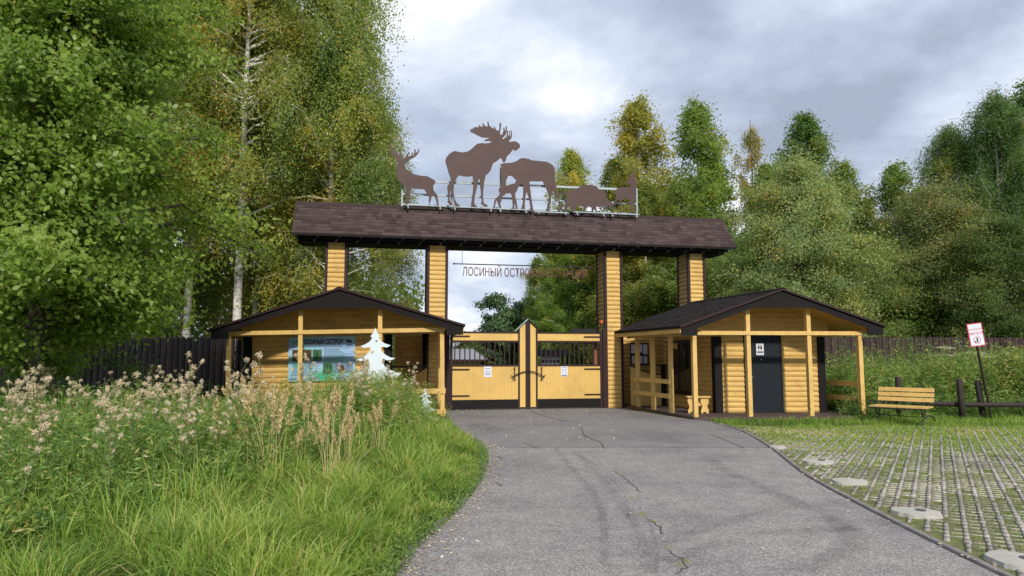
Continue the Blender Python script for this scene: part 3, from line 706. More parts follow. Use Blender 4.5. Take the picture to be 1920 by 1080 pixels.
# ------------------------------------------------------------------ animal cutouts on the ridge
def onplane(px,py,v):
    f=1280.;p=math.atan(127/1280.);a=(px-960)/f;b=(540-py)/f
    r=(a,math.cos(p)-b*math.sin(p),math.sin(p)+b*math.cos(p));ox,oy=GO[0]+E2[0]*v,GO[1]+E2[1]*v
    t=(E2[0]*ox+E2[1]*oy)/(E2[0]*r[0]+E2[1]*r[1]);x,y=r[0]*t,r[1]*t
    return ((x-ox)*E1[0]+(y-oy)*E1[1],1.6+r[2]*t)
ANI={
'bull_moose':(6,820,220,.16,[(930,310),(930,338),(905,360),(884,376),(865,372),(850,360),(838,380),(815,410),(785,435),(775,465),(768,490),(750,512),(735,495),(725,470),(712,458),(690,475),(660,500),(628,515),(615,550),(598,600),(575,630),(545,650),(535,690),(525,740),(520,800),(515,860),(515,900),(520,950),(530,972),(555,983),(571,998),(555,1008),(525,1005),(508,982),(494,978),(488,985),(498,940),(490,880),(488,830),(480,770),(478,720),(472,690),(462,703),(456,740),(446,790),(431,850),(419,910),(416,960),(425,985),(455,1010),(455,1025),(415,1023),(395,1003),(380,990),(378,975),(386,930),(395,880),(400,820),(405,760),(400,700),(395,660),(350,667),(300,666),(240,652),(225,675),(205,710),(190,730),(188,770),(182,820),(187,870),(197,920),(217,960),(245,985),(258,1005),(225,1012),(200,998),(189,965),(178,910),(165,860),(152,825),(145,840),(141,880),(139,930),(150,950),(172,970),(168,988),(140,987),(127,967),(115,962),(119,920),(117,850),(111,795),(115,765),(147,738),(151,700),(140,660),(125,620),(105,550),(91,500),(95,460),(130,415),(170,388),(200,378),(250,391),(300,393),(345,383),(385,355),(420,320),(455,295),(500,289),(545,293),(580,288),(605,278),(612,271),(575,266),(530,268),(528,262),(550,245),(576,236),(580,228),(545,230),(500,226),(460,208),(420,185),(385,170),(370,168),(378,152),(362,140),(385,133),(400,126),(412,118),(430,103),(442,112),(466,112),(460,88),(478,92),(492,103),(512,106),(508,80),(508,60),(520,72),(532,92),(558,106),(567,90),(561,52),(575,48),(581,80),(590,98),(610,112),(634,128),(638,94),(650,118),(665,143),(690,152),(698,120),(698,68),(711,55),(720,90),(713,130),(706,165),(708,192),(722,198),(735,180),(744,150),(741,118),(756,108),(757,140),(763,155),(768,130),(774,97),(785,100),(780,160),(772,190),(752,215),(730,238),(742,246),(757,235),(767,215),(775,235),(780,200),(783,150),(796,148),(794,190),(797,215),(806,190),(808,150),(818,148),(815,190),(815,215),(826,200),(827,160),(823,145),(835,150),(842,200),(832,235),(814,258),(800,270),(830,275),(870,267),(905,282)],
 'bull moose silhouette with broad palmate antlers, tallest cutout on the roof ridge'),
'cow_moose':(9,920,285,.18,[(235,188),(300,185),(355,180),(400,165),(450,145),(490,112),(540,100),(600,108),(640,115),(690,138),(760,145),(850,155),(940,165),(1000,190),(1050,225),(1080,270),(1085,330),(1085,420),(1085,500),(1100,560),(1120,620),(1145,680),(1160,740),(1165,800),(1180,870),(1200,930),(1220,975),(1220,992),(1160,992),(1155,960),(1160,900),(1150,850),(1145,800),(1125,770),(1090,700),(1060,650),(1038,610),(1012,598),(1000,560),(1015,600),(1035,620),(1045,660),(1040,700),(1020,770),(1010,830),(997,900),(992,960),(988,1005),(940,1005),(945,960),(955,900),(970,840),(985,790),(975,720),(950,660),(925,600),(905,550),(870,490),(800,498),(700,492),(655,500),(657,560),(670,640),(680,720),(690,800),(702,880),(717,960),(717,1000),(700,1012),(665,1003),(670,930),(655,850),(645,780),(620,720),(608,670),(595,720),(582,800),(577,880),(577,985),(540,1002),(508,985),(523,930),(540,860),(545,800),(545,700),(550,600),(545,530),(500,520),(430,470),(380,420),(340,402),(300,400),(285,430),(260,480),(258,540),(262,570),(220,592),(190,580),(180,500),(178,400),(165,350),(175,300),(178,250),(180,205),(205,190)],
 'cow moose silhouette lowering her head beneath the bull on the roof ridge'),
'moose_calf':(9,920,285,.14,[(375,432),(432,475),(415,510),(400,537),(350,542),(300,556),(265,571),(230,574),(185,587),(150,605),(130,640),(145,670),(155,690),(140,735),(105,765),(75,790),(60,830),(50,900),(48,965),(75,965),(76,900),(88,850),(105,812),(120,870),(140,920),(155,968),(182,968),(170,910),(160,850),(163,800),(200,750),(240,720),(270,698),(335,695),(355,740),(363,800),(370,880),(370,940),(383,978),(404,978),(400,900),(402,862),(415,900),(430,978),(462,978),(445,900),(437,830),(417,760),(414,700),(447,650),(462,600),(490,550),(540,530),(540,480),(480,455),(420,445)],
 'small moose calf silhouette suckling under the cow, between bull and cow'),
'stag':(7.717,720,260,.16,[(185,400),(178,470),(185,540),(210,600),(250,650),(300,690),(320,730),(325,790),(330,850),(320,900),(295,955),(342,957),(357,900),(367,850),(382,800),(387,740),(400,712),(450,724),(520,730),(580,732),(600,760),(625,810),(652,850),(645,900),(655,950),(675,905),(688,850),(692,822),(730,842),(748,880),(762,920),(765,967),(792,967),(787,900),(777,850),(770,810),(742,780),(717,740),(712,680),(737,650),(747,620),(725,595),(690,578),(650,555),(610,540),(560,540),(500,530),(440,515),(390,490),(340,460),(310,430),(300,390),(310,357),(355,332),(370,308),(410,288),(450,263),(482,232),(503,195),(515,148),(498,150),(484,190),(458,205),(460,160),(440,150),(438,200),(430,238),(418,242),(420,200),(402,200),(393,245),(348,258),(345,240),(370,200),(355,188),(325,238),(300,272),(275,288),(252,260),(248,210),(225,175),(226,240),(210,235),(183,190),(165,168),(170,213),(150,198),(118,140),(98,98),(78,88),(85,150),(68,150),(98,190),(130,225),(160,272),(195,320),(207,333),(197,362)],
 'stag silhouette with branching antlers, leftmost cutout on the roof ridge'),
'wild_boar':(10.8,1040,310,.14,[(290,505),(345,485),(430,475),(500,440),(560,412),(640,398),(740,398),(800,408),(850,430),(900,485),(950,505),(1020,530),(1040,600),(1065,680),(1110,720),(1150,750),(1197,780),(1185,815),(1120,818),(1050,832),(1000,825),(940,842),(880,838),(850,832),(845,880),(862,930),(900,948),(850,950),(818,915),(770,875),(720,840),(690,830),(645,870),(612,890),(605,955),(565,955),(572,900),(585,845),(550,832),(480,805),(445,870),(430,940),(385,930),(340,870),(318,838),(270,845),(245,900),(245,965),(185,965),(190,890),(200,800),(230,760),(225,700),(238,600),(180,590),(112,572),(110,545),(150,560),(230,560),(255,530)],
 'hump-backed wild boar silhouette with lowered snout, between cow moose and doe'),
'doe':(10.8,1040,310,.16,[(1580,132),(1615,160),(1635,260),(1650,350),(1652,480),(1650,600),(1628,700),(1626,800),(1630,900),(1632,985),(1598,988),(1600,880),(1592,760),(1562,700),(1555,800),(1565,880),(1580,972),(1552,972),(1535,880),(1527,760),(1508,700),(1490,672),(1420,667),(1370,682),(1340,730),(1348,860),(1355,965),(1318,965),(1312,860),(1308,750),(1318,690),(1270,695),(1232,740),(1200,800),(1195,900),(1200,972),(1162,972),(1162,880),(1173,790),(1213,720),(1245,650),(1235,600),(1205,540),(1230,500),(1280,460),(1340,440),(1450,440),(1540,435),(1548,380),(1450,360),(1428,348),(1500,290),(1538,260),(1512,225),(1518,190),(1550,160)],
 'slender doe silhouette with raised neck, rightmost cutout on the roof ridge')}
for nm,(sc,ox,oy,v,pts,lb) in ANI.items():
    q=[onplane(ox+a/sc,oy+b/sc,v) for a,b in pts]
    um=sum(p[0] for p in q)/len(q);zm=min(p[1] for p in q);o=GX(um,v,0);root=Vector((GO[0]+o[0],GO[1]+o[1],zm))
    c=cutout(nm,[[(a-um,b-zm) for a,b in q]],lambda a,b:(a*E1[0],a*E1[1],b),(E2[0]*.012,E2[1]*.012,0),M['steelbrown'])
    c.location=root;tag(c,lb,'animal cutout','steel animal silhouettes on the roof ridge')
# steel support frame
fr=empty('support_frame',(GO[0],GO[1],0),'pale grey steel railing frame along the ridge carrying the animal silhouettes','steel frame')
FV=.36
def fbar(nm,a,b,w=.07,v=FV,mat='rail'):
    m=MB(GX);m.bar((a[0],v,a[1]),(b[0],v,b[1]),.045,w,(0,-1,0) if abs(a[0]-b[0])<.01 else (0,0,1));return m.build(nm,M[mat],fr)
ZB=6.15
fbar('rail',(-3.8,6.88),(3.72,6.95));fbar('rail',(-3.8,6.47),(3.72,6.49),.055);fbar('rail',(-3.8,ZB),(3.72,ZB),.05)
for u,zt in((-3.8,6.9),(-.78,7.55),(.85,6.93),(3.7,7.0),(-2.3,6.88),(2.2,6.93)):fbar('post',(u,6.08),(u,zt),.07)
for u0,u1 in((-3.75,-2.55),(-2.35,-1.0),(-.95,.1),(.25,1.35),(1.5,2.6),(2.65,3.7)):
    m=MB(GX);m.box(u0,u1,.12,.22,6.075 if u0!=.25 else 6.03,6.10 if u0!=.25 else 6.06);m.build('base_channel',M['rail'],fr)
    m=MB(GX)
    for u in(u0+.12,u1-.12):m.bar((u,.16,6.06),(u,.05,5.98),.04,.04)
    m.build('clamp',M['rail'],fr)

# ------------------------------------------------------------------ huts
def hut(O,e1,e2,tilt,W,L,apex_a,apex_z,ea0,ez0,ea1,ez1,front_posts,wall,name,label,side,trapz):
    X=frame(O,e1,e2,tilt);rt=empty(name,(O[0],O[1],0),label,'hut')
    def rz(a):
        return ez0+(apex_z-ez0)*(a-ea0)/(apex_a-ea0) if a<apex_a else ez1+(apex_z-ez1)*(ea1-a)/(ea1-apex_a)
    F0=-.32
    # floor
    m=MB(X);m.box(-.12,W+.12,-.14,L,-.02,.07);m.build('floor',M['floor'],rt)
    # walls
    w0,w1=wall;pb=1.05;wt=.06
    def cut(z,zt):
        def lim(zz):
            zz+=.07
            if zz<=ez0 and zz<=ez1:return (w0,w1)
            l=ea0+(zz-ez0)*(apex_a-ea0)/(apex_z-ez0);r=ea1-(zz-ez1)*(ea1-apex_a)/(apex_z-ez1)
            return (max(.06,l),min(W-.06,r))
        if z<2.12:return [(w0,w1)]
        l,r=lim(zt);return [(l,r)]
    m=MB(X);m.box(w0+.035,w1-.035,pb+.035,L-.1,.07,ez0-.12)
    siding(m,w0+.02,w1-.02,.07,apex_z-.05,lambda a,d,z:(a,pb+.035-d,z),1,cut)
    sw=w0 if side<0 else w1
    siding(m,pb+.06,L-.1,.07,ez0+.28,lambda a,d,z:(sw-side*.035+side*d,a,z),1)
    so_=w1 if side<0 else w0
    siding(m,pb+.06,L-.1,.07,min(ez0,ez1)-.05,lambda a,d,z:(so_+side*.035-side*d,a,z),1)
    # side strips of wall gable beyond the main wall
    sa=(apex_z-ez0)/(apex_a-ea0);sb_=(apex_z-ez1)/(ea1-apex_a)
    m.prism([(.06,2.13),(W-.06,2.13),(W-.06,ez1+sb_*(ea1-W+.06)-.062),(apex_a,apex_z-.062),(.06,ez0+sa*(.06-ea0)-.062)],pb+.02,pb+.07)
    wl=m.build('wall',M['log'],rt)
    for a in(w0,w1):
        s=1 if a==w0 else -1;c=MB(X)
        c.box(min(a-.02*s,a+.19*s),max(a-.02*s,a+.19*s),pb-.012,pb+.0,.07,2.12);c.box(min(a-.02*s,a-.005*s),max(a-.02*s,a-.005*s),pb-.012,pb+.15,.07,2.12)
        c.build('corner_board',M['black'],wl)
    # gable infill above the side passage
    # roof
    m=MB(X);zt=.05
    for (a0,z0,a1,z1) in((ea0,ez0,apex_a,apex_z),(apex_a,apex_z,ea1,ez1)):
        m.add([(a0,F0,z0),(a1,F0,z1),(a1,L+.1,z1),(a0,L+.1,z0),(a0,F0,z0-zt),(a1,F0,z1-zt),(a1,L+.1,z1-zt),(a0,L+.1,z0-zt)],
          [(0,1,2,3),(0,4,5,1),(1,5,6,2),(2,6,7,3),(3,7,4,0)])
    rf=m.build('roof',M['black'],rt)
    m=MB(X);n=26
    for (a0,z0,a1,z1) in((ea0+.02,ez0,apex_a,apex_z),(apex_a,apex_z,ea1-.02,ez1)):
        for i in range(n):
            b0=F0+.1+(L-F0-.1)*i/n;b1=F0+.1+(L-F0-.1)*(i+1)/n-.006
            m.add([(a0,b0,z0-zt-.003),(a1,b0,z1-zt-.003),(a1,b1,z1-zt-.003),(a0,b1,z0-zt-.003),(a0,b0,z0-zt-.02),(a1,b0,z1-zt-.02),(a1,b1,z1-zt-.02),(a0,b1,z0-zt-.02)],
              [(7,6,5,4),(0,4,5,1),(2,6,7,3)])
    m.build('soffit',M['soffit'],rf)
    for sd,(a0,z0) in enumerate(((ea0,ez0),(ea1,ez1))):
        ln=math.hypot(apex_a-a0,apex_z-z0);ca,sa=(apex_a-a0)/ln,(apex_z-z0)/ln;rows=int(ln/.145)
        sl=(lambda p,s,h,a0=a0,z0=z0,ca=ca,sa=sa:(a0+ca*s-(1 if ca>0 else -1)*sa*h,p,z0+sa*s+abs(ca)*h))
        shingles(X,F0-.02,L+.12,rows,ln/rows,sl,M['shingle2'],rf,seed=11+sd)
    m=MB(X);m.add([(apex_a-.12,F0-.03,apex_z-.01),(apex_a,F0-.03,apex_z+.03),(apex_a+.12,F0-.03,apex_z-.01),(apex_a-.12,L+.12,apex_z-.01),(apex_a,L+.12,apex_z+.03),(apex_a+.12,L+.12,apex_z-.01)],[(0,1,4,3),(1,2,5,4)])
    m.build('ridge_cap',M['shingle2'],rf)
    # drip edge and fascia on the gable
    m=MB(X)
    m.bar((ea0,F0-.012,ez0-.015),(apex_a,F0-.012,apex_z-.015),.02,.05,(0,0,1));m.bar((apex_a,F0-.012,apex_z-.015),(ea1,F0-.012,ez1-.015),.02,.05,(0,0,1));m.build('drip_edge',M['trim'],rf)
    m=MB(X);d=.20
    fb0,fb1=F0+.03,F0+.06
    s0=(apex_z-ez0)/(apex_a-ea0);s1=(apex_z-ez1)/(ea1-apex_a);q=.055+.155;fl=.46
    m.prism([(ea0+.05,ez0-.055),(apex_a,apex_z-.055),(ea1-.05,ez1-.055),(ea1-.05,ez1-q-.03),(ea1-fl,ez1-q-.03),(ea1-fl-.001,ez1-q+s1*fl),(ea1-(trapz-ez1+q)/s1,trapz),(ea0+(trapz-ez0+q)/s0,trapz),(ea0+fl+.001,ez0-q+s0*fl),(ea0+fl,ez0-q-.03),(ea0+.05,ez0-q-.03)],fb0,fb1)
    m.build('barge_board',M['black'],rf)
    m=MB(X)
    for a,z in((ea0,ez0),(ea1,ez1)):
        s=1 if a==ea0 else -1;m=MB(X)
        m.box(min(a+.03*s,a+.055*s),max(a+.03*s,a+.055*s),F0+.07,L+.08,z-.17,z-.055)
        m.build('eave_board',M['beam'],rf)
    # posts, beam
    pw=.105
    for i,a in enumerate(front_posts):
        inner=0<i<len(front_posts)-1
        zt=(rz(a)-.22) if inner else 2.13
        m=MB(X);m.box(a-pw/2,a+pw/2,-pw/2,pw/2,-.02,zt);m.build('post',M['beam'],rt)
    m=MB(X);m.box(front_posts[0]-pw/2,front_posts[-1]+pw/2,-pw/2-.02,-pw/2-.002,2.13,2.23);m.box(front_posts[0]-pw/2,front_posts[-1]+pw/2,-pw/2+.0,pw/2,2.132,2.228);m.build('front_beam',M['beam'],rt)
    for a in(front_posts[0],front_posts[-1]):
        m=MB(X);m.box(a-.045,a+.045,pw/2+.002,L-.12,2.135,2.225);m.build('side_beam',M['beam'],rt)
    return rt,X,rz
# right hut
a6,a14=R(5),R(14)
rh,RX,rrz=hut((4.62,17.42),(math.cos(a6),math.sin(a6)),(-math.sin(a14),math.cos(a14)),0,4.42,4.2,2.2,3.30,-.50,2.34,4.92,2.37,[0,1.42,3.04,4.42],(1.12,4.2),
  'toilet_hut','yellow log-clad hut with dark steel door and open porch, right of the gate','x',-1,2.82) if False else hut((4.62,17.42),(math.cos(a6),math.sin(a6)),(-math.sin(a14),math.cos(a14)),0,4.42,4.2,2.2,3.30,-.50,2.34,4.92,2.37,[0,1.42,3.04,4.42],(1.12,4.2),
  'porch_hut','yellow log-clad hut with dark steel door and open porch, right of the gate',-1,2.82)
for b in(1.28,2.38,3.42):
    m=MB(RX);m.box(-.05,.05,b-.05,b+.05,-.02,2.13);m.build('post',M['beam'],rh)
for z in(.84,.45):
    m=MB(RX);m.box(-.075,-.052,1.22,3.6,z,z+.12);m.build('rail',M['beam'],rh)
for z in(.80,.42):
    m=MB(RX);m.box(4.48,4.505,.0,3.6,z,z+.13);m.build('rail',M['beam'],rh)
m=MB(RX);m.box(4.37,4.47,3.5,3.6,0,2.13);m.build('post',M['beam'],rh)
m=MB(RX);m.box(-.12,-.02,2.3,4.0,-.02,.06);m.build('sill_beam',M['soffit'],rh)
# door
def door():
    a0,a1=1.98,2.93;b=1.05
    m=MB(RX);m.box(a0-.05,a0,b-.03,b+.03,.07,2.14);m.box(a1,a1+.05,b-.03,b+.03,.07,2.14);m.box(a0-.05,a1+.05,b-.031,b+.03,2.14,2.2);fr_=m.build('door_frame',M['door'],rh)
    m=MB(RX);m.box(a0+.003,a1-.003,b-.022,b+.02,.09,2.137);d=m.build('door',M['door'],rh)
    m=MB(RX);m.box(a0+.02,a0+.16,b-.075,b-.06,1.02,1.035);m.tube([(a0+.03,b-.06,1.027),(a0+.03,b-.02,1.027)],.012,8);m.build('handle',M['chrome'],d)
    m=MB(RX);m.tube([(a0+.05,b-.04,.93),(a0+.05,b-.02,.93)],.03,14);m.tube([(a0+.04,b-.035,1.38),(a0+.04,b-.02,1.38)],.022,14);m.build('lock',M['chrome'],d)
    m=MB(RX);m.tube([(a0+.42,b-.03,1.50),(a0+.42,b-.02,1.50)],.01,10);m.build('peephole',M['chrome'],d)
door()
def hutpos(X,O,a,b,z):
    p=X(a,b,z);return (O[0]+p[0],O[1]+p[1],p[2])
RO=(4.62,17.42);e6=(math.cos(a6),math.sin(a6))
sg=empty('toilet_sign',hutpos(RX,RO,2.37,1.022,1.62),'white toilet sign with black man and woman figures on the steel door','sign')
FX=frame(0,e6,(-math.sin(a6),math.cos(a6)))
MB(FX).box(-.105,.105,-.006,0,-.0,.31).build('plate',M['paper'],sg)
def flat(nm,pts,mat,par,X=FX,d=-.010,t=.003):
    m=MB(X);m.prism(pts,d,d+t);return m.build(nm,mat,par)
for k,x in enumerate((-.035,.035)):
    m=MB(FX);m.tube([(x,-.010,.262),(x,-.007,.262)],.016,12)
    if k==0:m.prism([(x-.024,.24),(x-.03,.185),(x-.012,.185),(x-.01,.13),(x+.01,.13),(x+.012,.185),(x+.03,.185),(x+.024,.24)],-.010,-.007)
    else:m.prism([(x-.018,.24),(x-.034,.17),(x-.012,.17),(x-.01,.13),(x+.01,.13),(x+.012,.17),(x+.034,.17),(x+.018,.24)],-.010,-.007)
    m.build('figure',M['ink'],sg)
flat('name_bar',[(-.082,.05),(.082,.05),(.082,.105),(-.082,.105)],M['ink'],sg)
_c=text('lettering','ТУАЛЕТ',.045,lambda a,b:FX(a,-.0115,.063+b),M['paper'],sg,align='CENTER')
# big side window of the right hut
m=MB(RX)
b0,b1,z0,z1=2.25,3.75,.52,2.06;aw=1.10
m.box(aw-.03,aw+.02,b0,b0+.07,z0,z1);m.box(aw-.03,aw+.02,b1-.07,b1,z0,z1);m.box(aw-.031,aw+.02,b0+.07,b1-.07,z0,z0+.07);m.box(aw-.031,aw+.02,b0+.07,b1-.07,z1-.09,z1);m.box(aw-.029,aw+.02,3.0,3.06,z0+.07,z1-.09)
wn=m.build('window',M['trim'],rh)
m=MB(RX);m.box(aw-.012,aw+.0,b0+.07,b1-.07,z0+.07,z1-.09);m.build('glass',M['glass'],wn)
m=MB(RX);m.box(aw-.04,aw+.02,b0-.03,b1+.03,z0-.05,z0-.002);m.build('sill',M['trim'],wn)
# curved half panels and back walls of the side passages
def passage(rt,X,flip,a0,a1,b,zhi,zlo):
    n=12;pts=[]
    for i in range(n+1):
        t=i/n;pts.append((a0+(a1-a0)*t,zlo+(zhi-zlo)*((1-t)**1.8 if not flip else t**1.8)))
    m=MB(X);m.prism([(a0,.07),(a1,.07)]+[p for p in reversed(pts)],b,b+.03);m.build('half_panel',M['panel'],rt)
    m=MB(X)
    for p,q in zip(pts[:-1],pts[1:]):m.bar((p[0],b+.01,p[1]),(q[0],b+.01,q[1]),.05,.035)
    m.bar((a0,b+.015,zhi+.02),(a1,b+.015,zhi+.02),.04,.045);m.build('panel_trim',M['iron'],rt)
passage(rh,RX,False,.02,1.0,4.0,1.30,1.02)
m=MB(RX);m.box(.98,1.09,3.9,4.0,.07,1.34);m.build('panel_post',M['black'],rh)
m=MB(RX);m.box(-.4,2.0,5.33,5.40,0,2.3);siding(m,-.4,2.0,0,2.3,lambda a,d,z:(a,5.33-d,z),1);m.build('rear_wall',M['log'],rh)
nb=empty('notice_case',hutpos(RX,RO,.55,5.27,1.30),'small framed papers on the rear log wall seen through the right hut passage','notice board')
MB(FX).box(0,.62,0,.02,0,.72).build('backing',M['trim'],nb)
for i,(x,z,w,h) in enumerate(((.03,.37,.14,.3),(.2,.40,.2,.28),(.43,.35,.15,.32),(.05,.04,.18,.26),(.27,.05,.14,.25),(.45,.05,.12,.24))):
    MB(FX).box(x,x+w,-.004,0,z,z+h).build('paper',M['paper'],nb)
# stool with carved legs
def stool():
    O=hutpos(RX,RO,.30,.95,.07);st=empty('carved_stool',O,'small yellow wooden stool with carved side boards on the right hut porch','stool')
    th=R(-2);X=frame(0,(math.cos(th),math.sin(th)),(-math.sin(th),math.cos(th)))
    m=MB(X);m.box(-.02,.60,0,.28,.42,.455);m.build('seat',M['beam'],st)
    prof=[(0,0),(.03,.035),(.06,.05),(.09,.03),(.13,0),(.16,.01),(.17,.08),(.14,.14),(.13,.2),(.16,.26),(.175,.33),(.16,.42),(-.03,.42),(-.045,.33),(-.03,.26),(0,.2),(-.01,.14),(-.04,.08),(-.03,.01)]
    for x in(.04,.38):
        m=MB(X);m.prism([(x+a,b) for a,b in prof],.05,.085);m.build('leg',M['beam'],st)
    m=MB(X);m.box(.05,.52,.09,.11,.2,.28);m.build('stretcher',M['beam'],st)
stool()
# left hut
LO=(-6.97,16.95);lt=R(1.0)
l1=(1,0);al=R(9);l2=(-math.sin(al),math.cos(al))
lh,LX,lrz=hut(LO,l1,l2,lt,5.27,3.0,2.75,3.24,-.42,2.28,5.82,2.28,[0,1.77,3.74,5.27],(.16,4.0),'porch_hut','yellow log-clad hut with an information board under its porch, left of the gate',1,2.74)
lh.location.z=-.03
for b in(.95,1.75,2.5):
    m=MB(LX);m.box(5.22,5.32,b-.05,b+.05,-.02,2.13);m.build('post',M['beam'],lh)
for z in(.62,.12):
    m=MB(LX);m.box(-.05,5.3,-.078,-.053,z,z+.12);m.build('rail',M['beam'],lh)
for z in(.62,.12):
    m=MB(LX);m.box(5.325,5.35,0,2.9,z,z+.12);m.build('rail',M['beam'],lh)
passage(lh,LX,True,4.0,5.0,3.0,1.22,.85)
m=MB(LX);m.box(4.06,5.0,3.5,3.56,0,2.35);siding(m,4.06,5.0,0,2.35,lambda a,d,z:(a,3.5-d,z),1);m.build('rear_wall',M['log'],lh)
m=MB(LX);m.box(4.88,5.0,3.42,3.46,0,2.35);m.build('corner_board',M['black'],lh)
m=MB(LX);m.box(4.3,4.62,3.44,3.46,1.52,1.72);m.build('name_plate',M['soffit'],lh)
# information board
IB=empty('information_board',(LO[0]+LX(1.30,1.03,0)[0],LO[1]+LX(1.30,1.03,0)[1]-.01,.93),'pale blue printed information board with four photos on the left hut wall','information board')
BX=frame(0,(math.cos(lt*.3),math.sin(lt*.3)),(0,1),lt)
BW,BH=1.74,1.15
MB(BX).box(0,BW,-.02,0,0,BH).build('panel',M['board'],IB)
def bf(nm,x0,x1,z0,z1,mat,d=-.024):return MB(BX).box(x0,x1,d,-.0205,z0,z1).build(nm,mat,IB)
TX=lambda x,z,sx=1:(lambda a,b:BX(x+a,-.0245,z+b))
_t=text('t','ЛОСИНЫЙ ОСТРОВ',.2,lambda a,b:(a,b,0),M['ink']);_w=max(v.co.x for v in _t.data.vertices);bpy.data.objects.remove(_t)
text('title','ЛОСИНЫЙ ОСТРОВ',.17,lambda a,b:BX(.335+a*(1.10/_w)*.2/.17,-.0245,.965+b),M['ink'],IB,offset=.006)
m=MB(BX)
g=random.Random(9)
for z,x0,x1,h in((.925,.36,1.36,.013),(.885,.08,1.42,.016)):
    x=x0
    while x<x1:
        w=g.uniform(.03,.09);m.box(x,min(x+w,x1),-.0235,-.0205,z,z+h);x+=w+.014
for i in range(12):
    x=.93;xe=g.uniform(1.3,1.66);z=.845-i*.031
    while x<xe:
        w=g.uniform(.02,.07);m.box(x,min(x+w,xe),-.0235,-.0205,z,z+.010);x+=w+.011
for i in range(11):
    x=.1;xe=g.uniform(.5,.84);z=.47-i*.031
    while x<xe:
        w=g.uniform(.02,.07);m.box(x,min(x+w,xe),-.0235,-.0205,z,z+.010);x+=w+.011
m.build('small_print',M['ink'],IB)
bf('photo_print',.10,.60,.52,.82,M['photo1']);bf('photo_print',.63,.87,.52,.82,M['photo2']);bf('photo_print',.90,1.15,.16,.47,M['photo2']);bf('photo_print',1.18,1.68,.20,.47,M['photo3'])
flat('bird_print',[(1.30,.22),(1.34,.34),(1.40,.42),(1.45,.38),(1.46,.28),(1.52,.21)],M['photo1'],IB,BX,-.0275)
text('phone_number','+7 (4',.085,TX(.13,.035),M['ink'],IB,offset=.003);text('phone_number','21-68-87',.085,TX(.43,.035),M['ink'],IB,offset=.003)
flat('phone_symbol',[(.06,.10),(.075,.11),(.085,.085),(.08,.07),(.10,.055),(.115,.06),(.12,.04),(.10,.028),(.075,.045),(.06,.075)],M['ink'],IB,BX,-.0245)
flat('green_emblem',[(.06,.97),(.10,1.03),(.13,1.06),(.17,1.03),(.21,1.07),(.25,1.04),(.25,.99),(.19,1.01),(.15,.98),(.10,1.0)],M['greenink'],IB,BX,-.0245)
flat('moose_emblem',[(1.50,1.04),(1.53,1.09),(1.545,1.05),(1.565,1.09),(1.58,1.04),(1.61,1.06),(1.66,1.02),(1.67,.98),(1.63,1.0),(1.60,.97),(1.56,1.0),(1.52,.99)],M['ink'],IB,BX,-.0245)
bf('emblem_caption',1.52,1.66,.925,.940,M['ink']);bf('emblem_caption',1.49,1.69,.892,.907,M['ink'])
bf('footer_line',.95,1.18,.05,.075,M['ink']);bf('footer_line',1.24,1.5,.08,.10,M['ink']);bf('footer_line',1.27,1.62,.04,.055,M['ink'])

# white fir cutouts
FIR=[(0,1),(.018,.955),(.05,.915),(.03,.90),(.06,.865),(.105,.84),(.155,.825),(.118,.805),(.078,.812),(.048,.81),(.06,.77),(.10,.735),(.15,.708),(.20,.70),(.165,.683),(.115,.68),(.075,.70),(.07,.66),(.095,.62),(.14,.60),(.135,.59),(.19,.575),(.185,.565),(.26,.555),(.225,.525),(.17,.51),(.12,.53),(.085,.55),(.095,.48),(.13,.43),(.19,.40),(.18,.39),(.25,.37),(.24,.36),(.31,.345),(.27,.315),(.20,.31),(.12,.345),(.13,.27),(.18,.22),(.25,.19),(.24,.18),(.36,.155),(.30,.12),(.20,.11),(.09,.13),(.055,.10),(.055,0)]
def star(x,z,r):
    return [(x+math.cos(math.pi*i/8+.2)*(r if i%2==0 else r*.3),z+math.sin(math.pi*i/8+.2)*(r if i%2==0 else r*.3)) for i in range(16)]
def fir(x,y,h,wf,rz,label,stars=True):
    P=[(a*h*wf,b*h) for a,b in FIR]+[(-a*h*wf*.97,b*h+.004) for a,b in reversed(FIR[1:])]
    polys=[P]+([star(.01*h,.87*h,.018*h),star(-.03*h,.765*h,.026*h),star(-.02*h,.575*h,.022*h),star(.03*h,.4*h,.02*h)] if stars else [])
    o=cutout('white_fir_cutout',polys,lambda a,b:(a,0,b),(0,.015,0),M['white']);o.location=(x,y,0);o.rotation_euler=(R(-3),R(-2),rz)
    tag(o,label,'plywood fir tree');return o
fir(-2.83,14.45,2.2,.95,R(4),'large white plywood fir tree with star cutouts standing in the weeds');fir(-1.73,13.9,.95,.85,R(-6),'small white plywood fir tree in the grass near the road',False)

